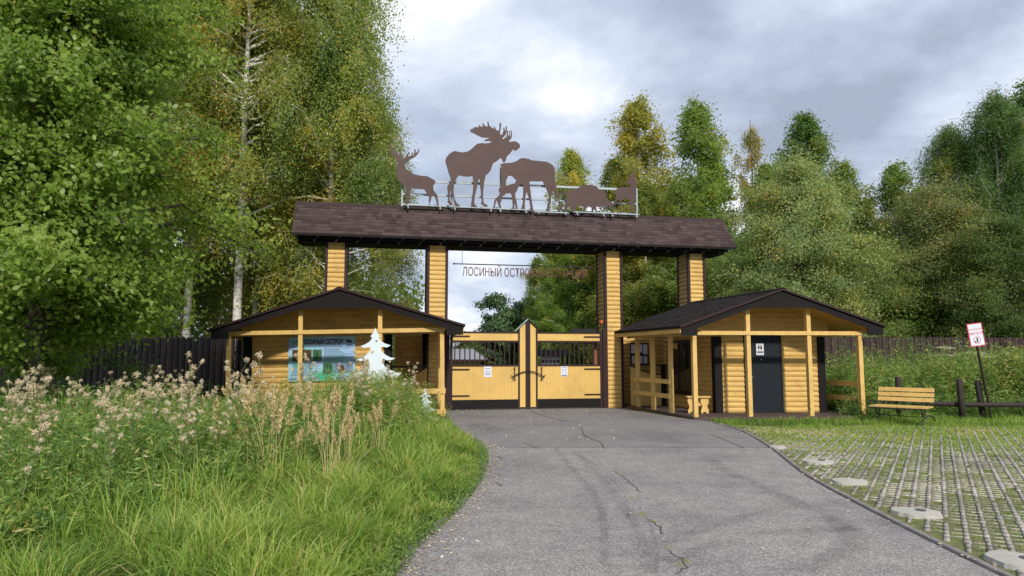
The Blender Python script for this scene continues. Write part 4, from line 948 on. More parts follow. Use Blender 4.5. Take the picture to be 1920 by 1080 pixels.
# ------------------------------------------------------------------ fences
def logfence():
    a=Vector((-6.9,19.75));b=Vector((-24,20.9));L=(b-a).length;d=(b-a)/L;n=Vector((d.y,-d.x))
    if n.y>0:n=-n
    rt=empty('log_fence',(a.x,a.y,0),'dark brown fence of round-topped half logs behind the left hut','fence')
    V=[];F=[];T=[];w=.185;N=int(L/w);g=random.Random(2)
    for i in range(N):
        c=i*w+w/2;h=2.14+g.uniform(-.03,.03);r=w*.5*g.uniform(.94,1.0);t=g.random();K=8;b0=len(V);lean=g.uniform(-.006,.006)
        for z in(0,h-.07,h-.02,h):
            s=1 if z<h-.03 else (.75 if z<h-.005 else .3)
            for k in range(K+1):
                an=math.pi*k/K;p=d*(c-math.cos(an)*r*s+lean*z)+n*(math.sin(an)*r*.75*s);V.append((p.x,p.y,z))
        for j in range(3):
            for k in range(K):F.append((b0+j*(K+1)+k,b0+j*(K+1)+k+1,b0+(j+1)*(K+1)+k+1,b0+(j+1)*(K+1)+k));T.append(t)
    npmesh('boards',V,F,M['fence'],rt,tint=T,smooth=True)
    for z in(.4,1.7):
        m=MB();q=d*L;m.bar((0,.04,z),(q.x,q.y+.04,z),.05,.1);m.build('rail',M['fence'],rt)
logfence()
def plankfence():
    a=Vector((5.9,24.2));b=Vector((31,27.2));L=(b-a).length;d=(b-a)/L
    rt=empty('plank_fence',(a.x,a.y,0),'tall brown plank fence behind the weeds on the right','fence')
    V=[];F=[];T=[];w=.125;g=random.Random(3)
    for i in range(int(L/w)):
        c=i*w;h=2.30+g.uniform(-.012,.012);t=g.random();o=.0 if i%2 else .02
        p=d*c;q=d*(c+w-.008)
        b0=len(V);V+=[(p.x,p.y-o,0),(q.x,q.y-o,0),(q.x,q.y-o,h-.03),(p.x,p.y-o,h-.03),((p.x+q.x)/2,p.y-o,h),(p.x,p.y+.02,0),(q.x,q.y+.02,0),(q.x,q.y+.02,h-.03),(p.x,p.y+.02,h-.03)]
        for f in((0,1,2,3),(3,2,4,4),(1,6,7,2),(5,0,3,8)):
            if f[2]!=f[3]:F.append(tuple(b0+k for k in f))
            else:F.append((b0+3,b0+2,b0+4,b0+3))
            T.append(t)
    F=[f for f in F];npmesh('boards',V,[f for f in F if len(set(f))==4],M['fencer'],rt,tint=[t for f,t in zip(F,T) if len(set(f))==4])
    m=MB()
    for f in F:
        if len(set(f))<4:m.add([V[f[0]],V[f[1]],V[f[2]]],[(0,1,2)])
    m.build('board_tips',M['fencer'],rt)
    for z in(.5,1.8):
        m=MB();q=d*L;m.bar((0,.05,z),(q.x,q.y+.05,z),.05,.1);m.build('rail',M['fencer'],rt)
plankfence()
# low log rail fence
lf=empty('rail_fence',(9.3,18.1,0),'low dark log rail fence behind the bench','rail fence')
def post(x,y,h,r,lean=0):
    m=MB();m.tube([(x-9.3,y-18.1,-.05),(x-9.3+lean*h*.5,y-18.1,h*.5),(x-9.3+lean*h,y-18.1,h-.03),(x-9.3+lean*h,y-18.1,h)],[r,r*.97,r*.95,r*.7],12);m.build('post',M['logdark'],lf,True)
for x,y,h,l in((9.95,17.75,1.06,0),(11.2,17.2,1.02,-.03),(11.95,17.55,.98,-.09),(13.9,17.4,1.0,0),(11.0,18.6,.8,0)):post(x,y,h,.074,l)
m=MB();m.tube([(-.3,-.05,.42),(.9,-.25,.41),(1.9,-.78,.38),(3.0,-.72,.37),(5.2,-.62,.36)],.062,10);m.build('rail',M['logdark'],lf,True)
# bench
def bench():
    an=R(-45);bx,by=8.50,16.45
    rt=empty('bench',(bx,by,0),'yellow slatted bench with black iron legs on the grass beside the right hut','bench',rz=an)
    # local x along seat (0..1.5), y back
    m=MB()
    for i in range(7):m.box(0,1.2,i*.088,i*.088+.07,.40,.43)
    m.build('seat',M['beam'],rt)
    m=MB()
    for i in range(3):
        z=.52+i*.115;y=.66+i*.03;m.add([(0,y,z),(1.2,y,z),(1.2,y+.02,z+.09),(0,y+.02,z+.09),(0,y+.03,z),(1.2,y+.03,z),(1.2,y+.05,z+.09),(0,y+.05,z+.09)],[(0,1,2,3),(7,6,5,4),(0,4,5,1),(1,5,6,2),(2,6,7,3),(3,7,4,0)])
    m.build('backrest',M['beam'],rt)
    for x in(.12,1.08):
        m=MB()
        m.tube([(x,.66*(1-math.cos(t))*.92-.0,.0+.20*math.sin(t)) for t in np.linspace(0,math.pi,12)],.016,8)
        m.tube([(x,.23+.16*math.cos(t),.385-.18*math.sin(t)) for t in np.linspace(0,math.pi,10)],.014,8)
        m.tube([(x,-.02,.39),(x,.64,.385),(x,.70,.45),(x,.78,.84)],.018,8);m.build('iron_leg',M['iron'],rt)
    m=MB();m.bar((0,.0,.385),(1.2,0,.385),.03,.03);m.bar((.14,.23,.2),(1.08,.23,.2),.015,.015);m.build('crossbar',M['iron'],rt)
bench()
# tidy sign
def tidy():
    x,y=11.92,17.35
    rt=empty('tidy_sign',(x+.12,y,0),'white sign with red border and round litter symbol on a leaning brown pole','sign');rt.rotation_euler=(0,R(-7.5),0)
    m=MB();m.tube([(0,.03,-.02),(0,.03,2.5)],.028,10);m.build('pole',M['brownwood'] if False else M['trim'],rt)
    zb=1.86
    X=lambda a,b,z:(a,b,z)
    MB().box(-.19,.19,-.018,0,zb,zb+.58).build('border',M['redink'],rt)
    p=MB().box(-.17,.17,-.022,-.0185,zb+.02,zb+.56).build('plate',M['paper'],rt)
    text('lettering','СОБЛЮДАЙТЕ',.052,lambda a,b:(a,-.0245,zb+.41+b),M['redink'],rt,align='CENTER',sx=.95)
    text('lettering','ЧИСТОТУ',.088,lambda a,b:(a,-.0245,zb+.29+b),M['redink'],rt,align='CENTER',offset=.002,sx=.82)
    m=MB();r=.085;m.tube([(r*math.cos(t),-.025,zb+.155+r*math.sin(t)) for t in np.linspace(0,2*math.pi,25)],.006,6,False);m.build('symbol_ring',M['redink'],rt)
    flat('symbol_figure',[(-.03,zb+.10),(-.005,zb+.15),(-.02,zb+.19),(0,zb+.22),(.025,zb+.19),(.02,zb+.15),(.035,zb+.095),(.015,zb+.095),(.005,zb+.13),(-.01,zb+.10)],M['ink'],rt,X,-.026)
    flat('symbol_bin',[(-.052,zb+.10),(-.035,zb+.10),(-.03,zb+.135),(-.057,zb+.135)],M['ink'],rt,X,-.026)
tidy()

# ------------------------------------------------------------------ buildings behind the gate
def house():
    x,y=-3.9,44;z0=-1.7
    rt=empty('yellow_house',(x,y,z0),'small yellow house with light grey metal hip roof seen through the left gate bars','house')
    w0,w1,d=-7,1.9,6;he=3.05;hr=3.78
    MB().box(w0,w1,0,d,0,he).build('wall',M['housewall'],rt)
    m=MB();e=.35;m.add([(w0-e,-e,he),(w1+e,-e,he),(w1+e,d+e,he),(w0-e,d+e,he),(w0+2.2,d/2,hr),(w1-.7,d/2,hr)],[(0,1,5,4),(1,2,5),(2,3,4,5),(3,0,4),(3,2,1,0)]);m.build('roof',M['metalroof'],rt)
    m=MB();m.box(w0-e,w1+e,-e-.02,-e,he-.12,he+.02);m.box(w1+e,w1+e+.02,-e,d,he-.12,he+.02);m.build('fascia',M['trim'],rt)
    for a in(.75,-.9,-2.6):
        m=MB();m.box(a-.05,a+.65,-.04,.0,.9,2.2);wd=m.build('window',M['trim'],rt);m=MB();m.box(a,a+.6,-.05,-.041,.95,2.15);m.build('glass',M['glass'],wd)
    m=MB();m.box(-.15,-.03,-.06,.02,0,he-.02);m.box(w1-.12,w1+.02,-.02,.1,0,he-.02);m.build('corner_board',M['trim'],rt)
house()
def kiosk():
    x,y=1.55,27.2
    rt=empty('notice_stand',(x,y,0),'dark roofed stand with a white panel of black discs seen through the right gate bars','stand')
    m=MB();m.box(-.62,-.55,0,.06,0,1.6);m.build('post',M['black'],rt);m=MB();m.box(.42,.49,0,.06,0,1.6);m.build('post',M['black'],rt);m=MB();m.box(.62,.70,.3,.36,0,1.6);m.build('post',M['black'],rt)
    MB().box(-.42,.36,.02,.04,1.05,1.56).build('panel',M['paper'],rt)
    for i,x2 in enumerate((-.32,-.17,-.02,.13,.28)):
        m=MB();m.tube([(x2,.01,1.38),(x2,.02,1.38)],.066 if i%2==0 else .058,14);m.build('disc',M['ink'],rt)
    m=MB();m.add([(-.85,-.2,1.60),(.72,-.2,1.60),(.62,.25,1.84),(-.68,.25,1.84),(-.85,-.2,1.57),(.72,-.2,1.57),(.95,.6,1.58),(-.6,.6,1.58)],[(0,1,2,3),(4,5,1,0),(1,6,2),(0,3,7),(3,2,6,7),(4,7,6,5)]);m.build('roof',M['shingle2'],rt)
kiosk()
def shelter():
    x,y=3.55,29.5;rt=empty('wooden_shelter',(x,y,0),'red-brown timber shelter frame beyond the right end of the gate','shelter')
    for a in(0,1.6):MB().box(a,a+.17,0,.15,0,2.1).build('post',M['brownwood'],rt)
    MB().box(-.75,2.3,-.05,.2,2.1,2.25).build('beam',M['brownwood'],rt)
    m=MB();m.add([(-.9,-.5,2.2),(2.5,-.5,2.2),(2.5,1.2,2.75),(-.9,1.2,2.75),(-.9,-.5,2.26),(2.5,-.5,2.26),(2.5,1.2,2.81),(-.9,1.2,2.81)],[(0,3,2,1),(4,5,6,7),(0,1,5,4),(1,2,6,5),(2,3,7,6),(3,0,4,7)]);m.build('roof',M['shingle2'],rt)
shelter()

# ------------------------------------------------------------------ trees
def env(kind,t):
    if kind=='birch':return np.interp(t,[0,.15,.35,.6,.8,.93,1],[.62,.85,1,.92,.62,.28,.06])
    if kind=='column':return np.interp(t,[0,.2,.5,.75,.9,1],[.7,1,.98,.68,.40,.10])
    if kind=='round':return np.interp(t,[0,.12,.35,.6,.82,1],[.72,.95,1,.92,.6,.15])
    if kind=='pine':return np.interp(t,[0,.2,.5,.85,1],[.8,1,.9,.5,.1])
def tree_mesh(kind,H,Rr,base,nleaf,ls,seed,nb=60,yellow=.12,mat='leaf',white=True,tb=.42,droop=1.,tr=.12,dens_var=True,sides=4,twigs=True):
    g=np.random.default_rng(seed)
    # trunk
    m=MB();k=12;sway=g.normal(0,.012*H,2)
    def tp(t):return np.array([sway[0]*math.sin(t*2.4),sway[1]*math.sin(t*1.9+.3),t*H])
    m.tube([tp(i/k) for i in range(k+1)],[tr*(1-.9*i/k)+.008 for i in range(k+1)],9)
    # limbs
    starts=[];S0=[];S1=[];OUT=[];LEN=[];TI=[]
    ev=1 if kind!='pine' else 1
    for i in range(nb):
        t=g.random()**(.8);ht=base+(1-base)*t
        L=Rr*env(kind,t)*g.uniform(.5,1.1)*(1.38 if g.random()<.16 else 1);az=g.uniform(0,2*np.pi);el=g.uniform(.45,.95) if kind in('birch','column') else g.uniform(.15,.75)
        if kind=='pine':el=g.uniform(-.05,.35)
        el*=(.6+.7*t)
        p0=tp(max(.08,ht-.25*L*math.sin(el)/H*1.2));u=np.array([math.cos(az),math.sin(az)])
        pts=[]
        for j in range(6):
            s=j/5;z=p0[2]+L*(math.sin(el)*s*1.0-.28*droop*s*s*s*math.cos(el));r=L*math.cos(el)*s+L*.25*s*s*(1-math.cos(el));pts.append(np.array([p0[0]+u[0]*r,p0[1]+u[1]*r,z])+g.normal(0,.03*L,3)*(s>0))
        m.tube(pts,[max(.006,tr*.32*(L/Rr)*(1-s/5*.9)) for s in range(6)],5,False)
        P=np.array(pts);yel=g.random()<yellow;bt=g.normal(0,.10)+(.24 if yel else 0)
        ns=int(6+14*L/Rr)
        for q in range(ns):
            s=g.uniform(.25,1)**.8*5;j=min(int(s),4);f=s-j;st=P[j]*(1-f)+P[j+1]*f
            S0.append(st)
            if kind in('birch','column'):
                a2=az+g.normal(0,.9);o=np.array([math.cos(a2),math.sin(a2),0])*g.uniform(.25,.6);ln=Rr*g.uniform(.16,.5)*droop;dv=o+np.array([0,0,-1.0*droop])
            else:
                dv=g.normal(size=3);dv[2]=abs(dv[2])*.6-.15;dv/=np.linalg.norm(dv);dv+=np.array([u[0],u[1],0])*.4;ln=Rr*g.uniform(.10,.30)
            OUT.append(dv);LEN.append(ln);TI.append(bt+g.normal(0,.10)+(.22 if g.random()<yellow*.5 else 0))
    S0=np.array(S0);OUT=np.array(OUT);LEN=np.array(LEN);TI=np.array(TI);n=len(S0)
    prob=LEN*g.uniform(.5,1.5,n);prob/=prob.sum()
    idx=g.choice(n,nleaf,p=prob);q=g.random(nleaf)[:,None]
    if kind in('birch','column'):
        ov=OUT[idx];P=S0[idx]+LEN[idx][:,None]*(np.concatenate([ov[:,:2]*(1-(1-q)**2),ov[:,2:]*q**1.35],1));P+=g.normal(0,.05+.032*Rr,(nleaf,3))*g.choice((.5,1,1.7),(nleaf,1))
    else:
        P=S0[idx]+OUT[idx]*LEN[idx][:,None]*q;P+=g.normal(0,.05+.040*Rr,(nleaf,3))
    if twigs:
        for i in range(0,n,3):
            a=S0[i];b=a+OUT[i]*LEN[i]*.8;mid=(a+b)/2+np.array([OUT[i][0],OUT[i][1],.2])*LEN[i]*.1
            m.tube([a,mid,b],[.006+.001*Rr,.005,.003],3,False)
    T=np.clip(tb+TI[idx]+g.normal(0,.10,nleaf),0,1)
    hang=.8 if kind in('birch','column') else .2
    return m,P,T,hang
def make_tree(name,kind,mat,barkm,loc,label,cat,group=None,color=(1,1,1),rot=0,scale=1,**kw):
    ls=kw.pop('ls');m,P,T,hang=tree_mesh(kind,ls=ls,mat=mat,**kw)
    rt=empty(name,loc,label,cat,group,rz=rot);rt.scale=(scale,)*3
    m.build('trunk',M[barkm],rt,True)
    c=leafcloud('crown',P,ls,M[mat],T,rt,hang=hang,out=1.3,sides=kw.get('sides',4));c.color=(*color,1);return rt
def dup(rt,loc,label,rot,scale,color,group=None,sz=None):
    c=copy_tree(rt);c.location=loc;c.rotation_euler=(0,0,rot);c.scale=(scale,scale,scale*(sz or 1));c['label']=label
    if group:c['group']=group
    for ch in c.children:
        if ch.name.startswith('crown'):ch.color=(*color,1)
    return c
def at(px,Y):return (px-960)/1280*Y
def tl(px,Y):return (at(px,Y),Y,float(gz(0,Y)))
G1='birches behind the left fence';G2='trees beyond the fence on the right';G3='trees beyond the gate'
BA=make_tree('birch_tree','birch','leaf','birch',tl(612,24.5),'tall birch with drooping branch tips whose crown overhangs the left end of the arch','birch tree',G1,(1.0,1.05,.95),rot=.4,
   H=18.0,Rr=3.3,base=.10,nleaf=125000,ls=.086,seed=21,nb=150,yellow=.12,tb=.43,tr=.15)
BB=make_tree('birch_tree','birch','leaf','birch',tl(440,23.5),'birch with white trunk rising just left of the arch, orange patches in its crown','birch tree',G1,(1.05,1.0,.85),rot=1.4,
   H=18.5,Rr=3.1,base=.27,nleaf=108000,ls=.086,seed=22,nb=140,yellow=.15,tb=.44,tr=.16)
BC=make_tree('birch_tree','column','leaf','birch',tl(1312,38),'narrow upright green birch with a hanging yellow patch, second behind the arch roof right end','birch tree',G2,(.85,1.0,.7),rot=0,
   H=17.6,Rr=2.1,base=.08,nleaf=66000,ls=.105,seed=23,nb=150,yellow=.05,tb=.45,tr=.13)
BD=make_tree('willow_tree','round','leaf','bark',tl(1500,29),'wide pale green willow standing directly behind the right hut roof','willow tree',G2,(1.25,1.25,1.9),rot=0,
   H=9.8,Rr=3.5,base=.06,nleaf=84000,ls=.085,seed=24,nb=170,yellow=.0,tb=.47,tr=.15)
# left group
L_=[(BB,470,27.5,'birch standing behind the left hut, its bare white trunk showing under the crown',2.1,.98,(.9,.95,.8)),
 (BA,540,29,'birch between the left hut ridge and the tall birches, yellow green crown',3.0,.95,(1.15,1.05,.8)),
 (BB,350,25.5,'birch with a white stem seen through the gap left of the hut eave',4.2,1.0,(1.1,.95,.7)),
 (BA,300,30,'darker birch farther back above the log fence',5.1,1.1,(.75,.85,.7)),
 (BB,210,27,'birch behind the leafy alder, partly hidden by it',.9,1.05,(.8,.85,.7)),
 (BA,90,28,'birch at the far left behind the log fence',1.9,1.05,(.7,.8,.65)),
 (BB,30,24.5,'leftmost birch, its white trunk standing over the fence at the photo edge',3.6,.95,(.75,.85,.7)),
 (BA,590,31,'birch seen between the two left pillars under the arch roof',.2,.86,(1.0,1.0,.85)),
 (BB,400,33,'tall birch in the back row, orange autumn leaves near its top',1.2,1.25,(1.1,.95,.7)),
 (BA,500,35,'back-row birch filling the gap over the hut roof',2.6,1.2,(.95,.95,.75)),
 (BA,160,34,'back-row birch rising behind the alder top',4.0,1.3,(.7,.8,.65)),
 (BA,705,29,'shorter drooping birch filling the view between the two left pillars',1.7,.72,(1.05,1.0,.9)),
 (BB,265,22.6,'slim birch right behind the half-log fence',5.5,.8,(.85,.9,.7))]
for s,px,Y,lb,ro,sc,c in L_:dup(s,tl(px,Y),lb,ro,sc,c,G1)
# right group
BE=make_tree('sparse_tree','birch','leaf','bark',tl(1418,40),'thin sparse reddish brown tree rising between the green birches','tree',G2,(1.2,.95,1.05),rot=0,
   H=17.4,Rr=1.9,base=.2,nleaf=16000,ls=.10,seed=25,nb=80,yellow=.2,tb=.5,tr=.1)
R_=[(BC,1205,37,'yellowing upright birch directly above the arch roof, first on the right side',1.1,.98,(1.45,1.15,.85),1),
 (BC,1165,40,'pale green birch leaning out left of the yellowing one',2.2,.86,(1.25,1.2,1.0),1),
 (BC,1250,44,'short green birch in the gap beside the yellowing one',2.9,.82,(1,1,.8),1),
 (BC,1345,41,'green birch slightly shorter, right neighbour of the yellow-patched one',3.1,.88,(.7,.9,.6),1),
 (BC,1520,41,'dark dense narrow tree with the tallest top above the right hut',4.4,1.03,(.42,.62,.55),1),
 (BC,1490,43,'dark side tree with a low shoulder left of the tallest dark one',2.4,.83,(.42,.60,.5),1),
 (BC,1585,40,'mid green birch right of the tall dark tree',5.2,.84,(.75,.9,.65),1),
 (BC,1632,41,'reddish tinged thinner birch over the right hut eave',.7,.73,(1.3,1.05,.9),1),
 (BC,1700,37,'green birch standing clear of the sky gap, left of the dark pair',1.7,.77,(.75,.95,.7),1),
 (BD,1765,30,'olive brown sparse willow behind the tidy sign',1.3,.93,(.90,.85,1.15),1),
 (BD,1650,33,'dark green bushy tree between the two willows',2.7,.80,(.42,.6,.65),1),
 (BA,1812,33,'dark birch with bright yellow hanging patches on its left side',2.3,.76,(.55,.72,.6),1),
 (BA,1905,31,'tallest dark birch at the right edge of the photo',.8,.80,(.42,.62,.55),1),
 (BC,1870,40,'dark birch top between the two big dark birches',.3,.93,(.5,.7,.6),1),
 (BD,1880,27.5,'low dark bushy tree at the right edge behind the plank fence',4.7,.72,(.5,.62,.6),1),
 (BD,1400,31,'broad light green bush tree left of the willow behind the arch end',3.9,.72,(1.05,1.15,1.3),1),
 (BC,1280,33,'leafy tree filling the view between the two right pillars',1.5,.62,(.8,.9,.7),1),
 (BC,1215,35,'second leafy tree seen between the two right pillars',3.5,.66,(.85,.9,.8),1),
 (BD,1180,38,'round light tree crown low between the two right pillars',.5,.75,(.8,.9,.9),1),
 (BC,1450,36,'mid-height birch hidden behind the willow crown',3.3,.74,(.7,.85,.6),1),
 (BC,1960,36,'dark birch cut off by the right edge of the photo',4.3,1.0,(.45,.62,.52),1),
 (BD,1600,29,'small light willow at the right eave of the hut',5.2,.68,(1.0,1.05,1.2),1)]
for s,px,Y,lb,ro,sc,c,_ in R_:
    o=dup(s,tl(px,Y),lb,ro,sc,c,G2);k=1.45 if s is BC else 1.12;o.scale=(sc*k,sc*k,sc)
BC.scale=(1.36,1.36,1)
# beyond the gate
C_=[(BC,1045,48,'tall green birch filling the right half of the gateway view',.9,.70,(.8,1.05,.6)),
 (BC,1090,46,'birch close to the right inner pillar in the gateway view',2.0,.74,(.7,.9,.65)),
 (BC,1010,50,'light green birch at the left side of the gateway clump',3.2,.60,(1.0,1.15,.7)),
 (BC,1072,44,'feathery birch whose top shows above the arch roof behind the cow moose',4.4,.955,(1.25,1.2,1.0)),
 (BC,1028,42,'leafy birch whose crown edge hangs behind the middle of the hanging letters',.3,.52,(.9,1.1,.7)),
 (BC,1070,41,'dense green birch low in the gateway view',1.3,.56,(.75,1.0,.6)),
 (BC,1112,40,'green birch beside the right inner pillar, nearest in the gateway',2.6,.6,(.7,.95,.65)),
 (BC,1130,50,'thin birch behind the right inner pillar',5.3,.78,(.75,.9,.8))]
for s,px,Y,lb,ro,sc,c in C_:
    o=dup(s,tl(px,Y),lb,ro,sc,c,G3);o.scale=(sc*1.3,sc*1.3,sc)
PI=make_tree('pine_tree','pine','needle','bark',tl(935,52),'dark pine with spreading tiers left of the birches in the gateway view','pine tree',G3,(1.7,1.8,1.4),rot=0,
   H=7.6,Rr=2.7,base=.15,nleaf=26000,ls=.17,seed=31,nb=60,yellow=0,tb=.45,tr=.14,droop=.5)
dup(PI,tl(915,50),'lower pine at the left of the spreading pine',2.0,.72,(1.0,1.1,1.0),G3)
dup(PI,tl(865,48),'small yellowish spruce tip between the left hut eave and the gate',1.0,.62,(2.6,2.2,1.1),G3)
dup(PI,tl(975,55),'pine hidden between the spreading pine and the birches',4.0,.95,(1.3,1.3,.9),G3)
# big leafy alder, near left
AL=make_tree('alder_tree','round','leafb','bark',(-7.75,11.0,0),'big leafy green tree leaning in from the left in front of the fence','broadleaf tree',None,(1,1,1),rot=0,
   H=10.2,Rr=2.35,base=.15,nleaf=140000,ls=.08,seed=44,nb=260,yellow=.02,tb=.46,tr=.14,sides=6)
dup(AL,(-10.6,13.2,0),'second leafy green tree behind the first at the left edge',2.2,1.12,(.8,.9,.8))
dup(AL,(-10.6,15.6,0),'smaller leafy tree between the big one and the log fence',4.1,.72,(.8,.92,.7))

# ------------------------------------------------------------------ shrubs and woods behind
def mass(name,x0,x1,y0,y1,hfun,n,ls,mat,tb,label,cat,cl=.6,kind='stuff'):
    x=rng.uniform(x0,x1,n);y=rng.uniform(y0,y1,n);c=clump(x,y,cl);c2=clump(x+5,y,cl*2.7)
    h=hfun(x,y)*(1+.38*c+.22*c2);z=gz(x,y)+h*rng.random(n)**.7
    t=np.clip(tb+.3*c2+.2*c+rng.normal(0,.13,n),0,1)
    return leafcloud(name,np.stack([x,y,z],1),ls,M[mat],t,label=label,cat=cat,kind=kind)
mass('distant_wood',-45,-5.6,38,44,lambda x,y:8.5+0*x,60000,.26,'leaf',.28,'far wood closing the view behind the birches and the hut','wood',.25)
mass('distant_wood',7,62,46,52,lambda x,y:8.0+0*x,60000,.28,'leaf',.26,'far wood closing the view behind the trees on the right','wood',.25)
mass('undergrowth',-24,-6,21.2,24.5,lambda x,y:2.2+0*x,14000,.11,'leafb',.30,'dark undergrowth at the foot of the birches behind the log fence','undergrowth',.8)
mass('undergrowth',7,32,28,33,lambda x,y:3.6+0*x,36000,.14,'leafb',.22,'dark undergrowth behind the plank fence on the right','undergrowth',.6)
mass('undergrowth',-3,8,52,58,lambda x,y:4.2+0*x,22000,.2,'leafb',.40,'green bushes far behind the gate','undergrowth',.4)

# ------------------------------------------------------------------ weeds
def stems(name,P,h,nl,ls,tb,label,cat,leafmat='weed',spread=.10):
    n=len(P);g=rng;az=g.uniform(0,2*np.pi,n);ln=np.abs(g.normal(0,.13,n))*h
    top=np.stack([P[:,0]+np.cos(az)*ln,P[:,1]+np.sin(az)*ln,h],1);bot=np.stack([P[:,0],P[:,1],np.zeros(n)],1)
    idx=np.repeat(np.arange(n),nl);q=(.12+.88*g.random(n*nl));pos=bot[idx]*(1-q)[:,None]+top[idx]*q[:,None]
    a=g.uniform(0,2*np.pi,n*nl);r=ls*.6*(1.25-q*.6);ax=np.stack([np.cos(a),np.sin(a),g.uniform(.1,.9,n*nl)],1)
    pos[:,0]+=np.cos(a)*r+g.normal(0,spread*.25,n*nl);pos[:,1]+=np.sin(a)*r+g.normal(0,spread*.25,n*nl)
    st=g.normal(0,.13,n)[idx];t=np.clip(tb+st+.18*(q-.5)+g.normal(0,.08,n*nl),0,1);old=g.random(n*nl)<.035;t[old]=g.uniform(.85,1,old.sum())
    s=ls*(1.3-.7*q)
    # stems as thin quads merged with the leaves
    nn=len(pos);nrm=g.normal(size=(nn,3));nrm[:,2]+=.8;nrm/=np.linalg.norm(nrm,axis=1)[:,None]
    ax-=nrm*np.sum(ax*nrm,1)[:,None];ax/=np.linalg.norm(ax,axis=1)[:,None];b=np.cross(nrm,ax);s=(s*g.uniform(.6,1.3,nn))[:,None]
    V=np.stack([pos+ax*s*u*.5+b*s*v*.5 for u,v in((-1,0),(-.1,-.22),(1,0),(-.1,.22))],1).reshape(-1,3);F=(np.arange(nn)*4)[:,None]+np.arange(4)
    fa=g.uniform(0,np.pi,n);w=.0035;sx=np.cos(fa)*w;sy=np.sin(fa)*w
    def o(p,k,f):
        c=p.copy();c[:,0]+=sx*k*f;c[:,1]+=sy*k*f;return c
    SV=np.stack([o(bot,-1,1.3),o(bot,1,1.3),o(top,1,.5),o(top,-1,.5)],1).reshape(-1,3);SF=(np.arange(n)*4)[:,None]+np.arange(4)+len(V)
    ob=npmesh(name,np.concatenate([V,SV]),np.concatenate([F,SF]),M[leafmat],tint=np.concatenate([t,np.clip(g.normal(.42,.15,n),.1,.8)]))
    tag(ob,label,cat,kind='stuff');return top
def patch(n,y0,y1,xl,xr):
    y=y0+(y1-y0)*rng.random(n);x=xl(y)+(xr(y)-xl(y))*rng.random(n);return np.stack([x,y],1)
P=patch(5600,4.2,16.2,lambda y:-(y*.80+.3),lambda y:weed_x(y)-.05)
c=clump(P[:,0],P[:,1],.9);hh=(1.02+.34*c)*rng.uniform(.65,1.12,len(P))
hh*=1-.35*np.clip(1-(weed_x(P[:,1])-P[:,0])/.9,0,1)
hh*=1-.34*sstep(9.5,12.5,P[:,1])*sstep(-7.5,-6.2,P[:,0])*(1-sstep(-4.1,-3.4,P[:,0]))
hh*=np.interp(P[:,1],[4.2,6,8],[.62,.74,1.0])
stems('weeds',P,hh,34,.108,.47,'dense green leafy weeds filling the left foreground in front of the hut','weeds')
tg=patch(9000,4.2,16,lambda y:-(y*.80+.3),lambda y:weed_x(y)+.35);cc=clump(tg[:,0],tg[:,1],1.6);tg=tg[cc>-.12];n=len(tg);cc=clump(tg[:,0]+3,tg[:,1],1.1)
blades('tall_grass',tg,np.clip(.82+.4*cc,.4,1.15)*rng.uniform(.5,1.1,n)*np.interp(tg[:,1],[4.2,6.5],[.7,1]),.013*rng.uniform(.6,1.5,n),M['grass'],np.clip(rng.normal(.52,.2,n)+.3*cc,0,1),.35,4,'tall upright grass blades mixed into the left weed patch','grass')
# taller goldenrod-like clump around the white fir
n=1000;P=np.stack([rng.normal(-2.7,.62,n),rng.uniform(11.6,15.2,n)],1);P=P[(P[:,0]<-1.55+.0*P[:,1])]
stems('tall_weeds',P,(rng.uniform(.75,1.36,len(P))-.55*np.clip(P[:,0]+2.35,0,1)),36,.11,.60,'taller yellow green weeds crowding round the large white fir','weeds')
# right side rank growth
n=4600;P=np.stack([rng.uniform(9.2,24,n),rng.uniform(18.3,23.6,n)],1);P=P[P[:,0]<P[:,1]*.9]
c=clump(P[:,0],P[:,1],.7);stems('weeds',P,(1.15+.25*sstep(17.5,19.5,P[:,1]))*(1+.75*c)*rng.uniform(.55,1.2,len(P)),30,.17,.50,'rank green and straw-coloured weeds behind the rail fence on the right','weeds')
n=700;P=np.stack([rng.uniform(8.6,16,n),rng.uniform(17.5,18.4,n)],1);stems('weeds',P,rng.uniform(.25,.7,n),24,.09,.40,'low weeds tangled round the bench and the rail fence foot','weeds')

for cx,cy,rr,hh_,n,lb in ((13.75,18.9,.75,1.85,420,'bright green leafy bush of tall weeds at the right edge of the photo'),(12.2,19.6,.6,1.55,260,'tall green clump of weeds under the leaning sign'),(11.0,20.4,.6,1.35,200,'straw-tinged clump of tall weeds behind the bench back')):
    P=np.stack([rng.normal(cx,rr*.55,n),rng.normal(cy,.35,n)],1);d=np.clip(1-((P[:,0]-cx)/rr/1.5)**2,.3,1)
    stems('tall_weeds',P,hh_*d*rng.uniform(.75,1.05,n),34,.16,.62,lb,'weeds')
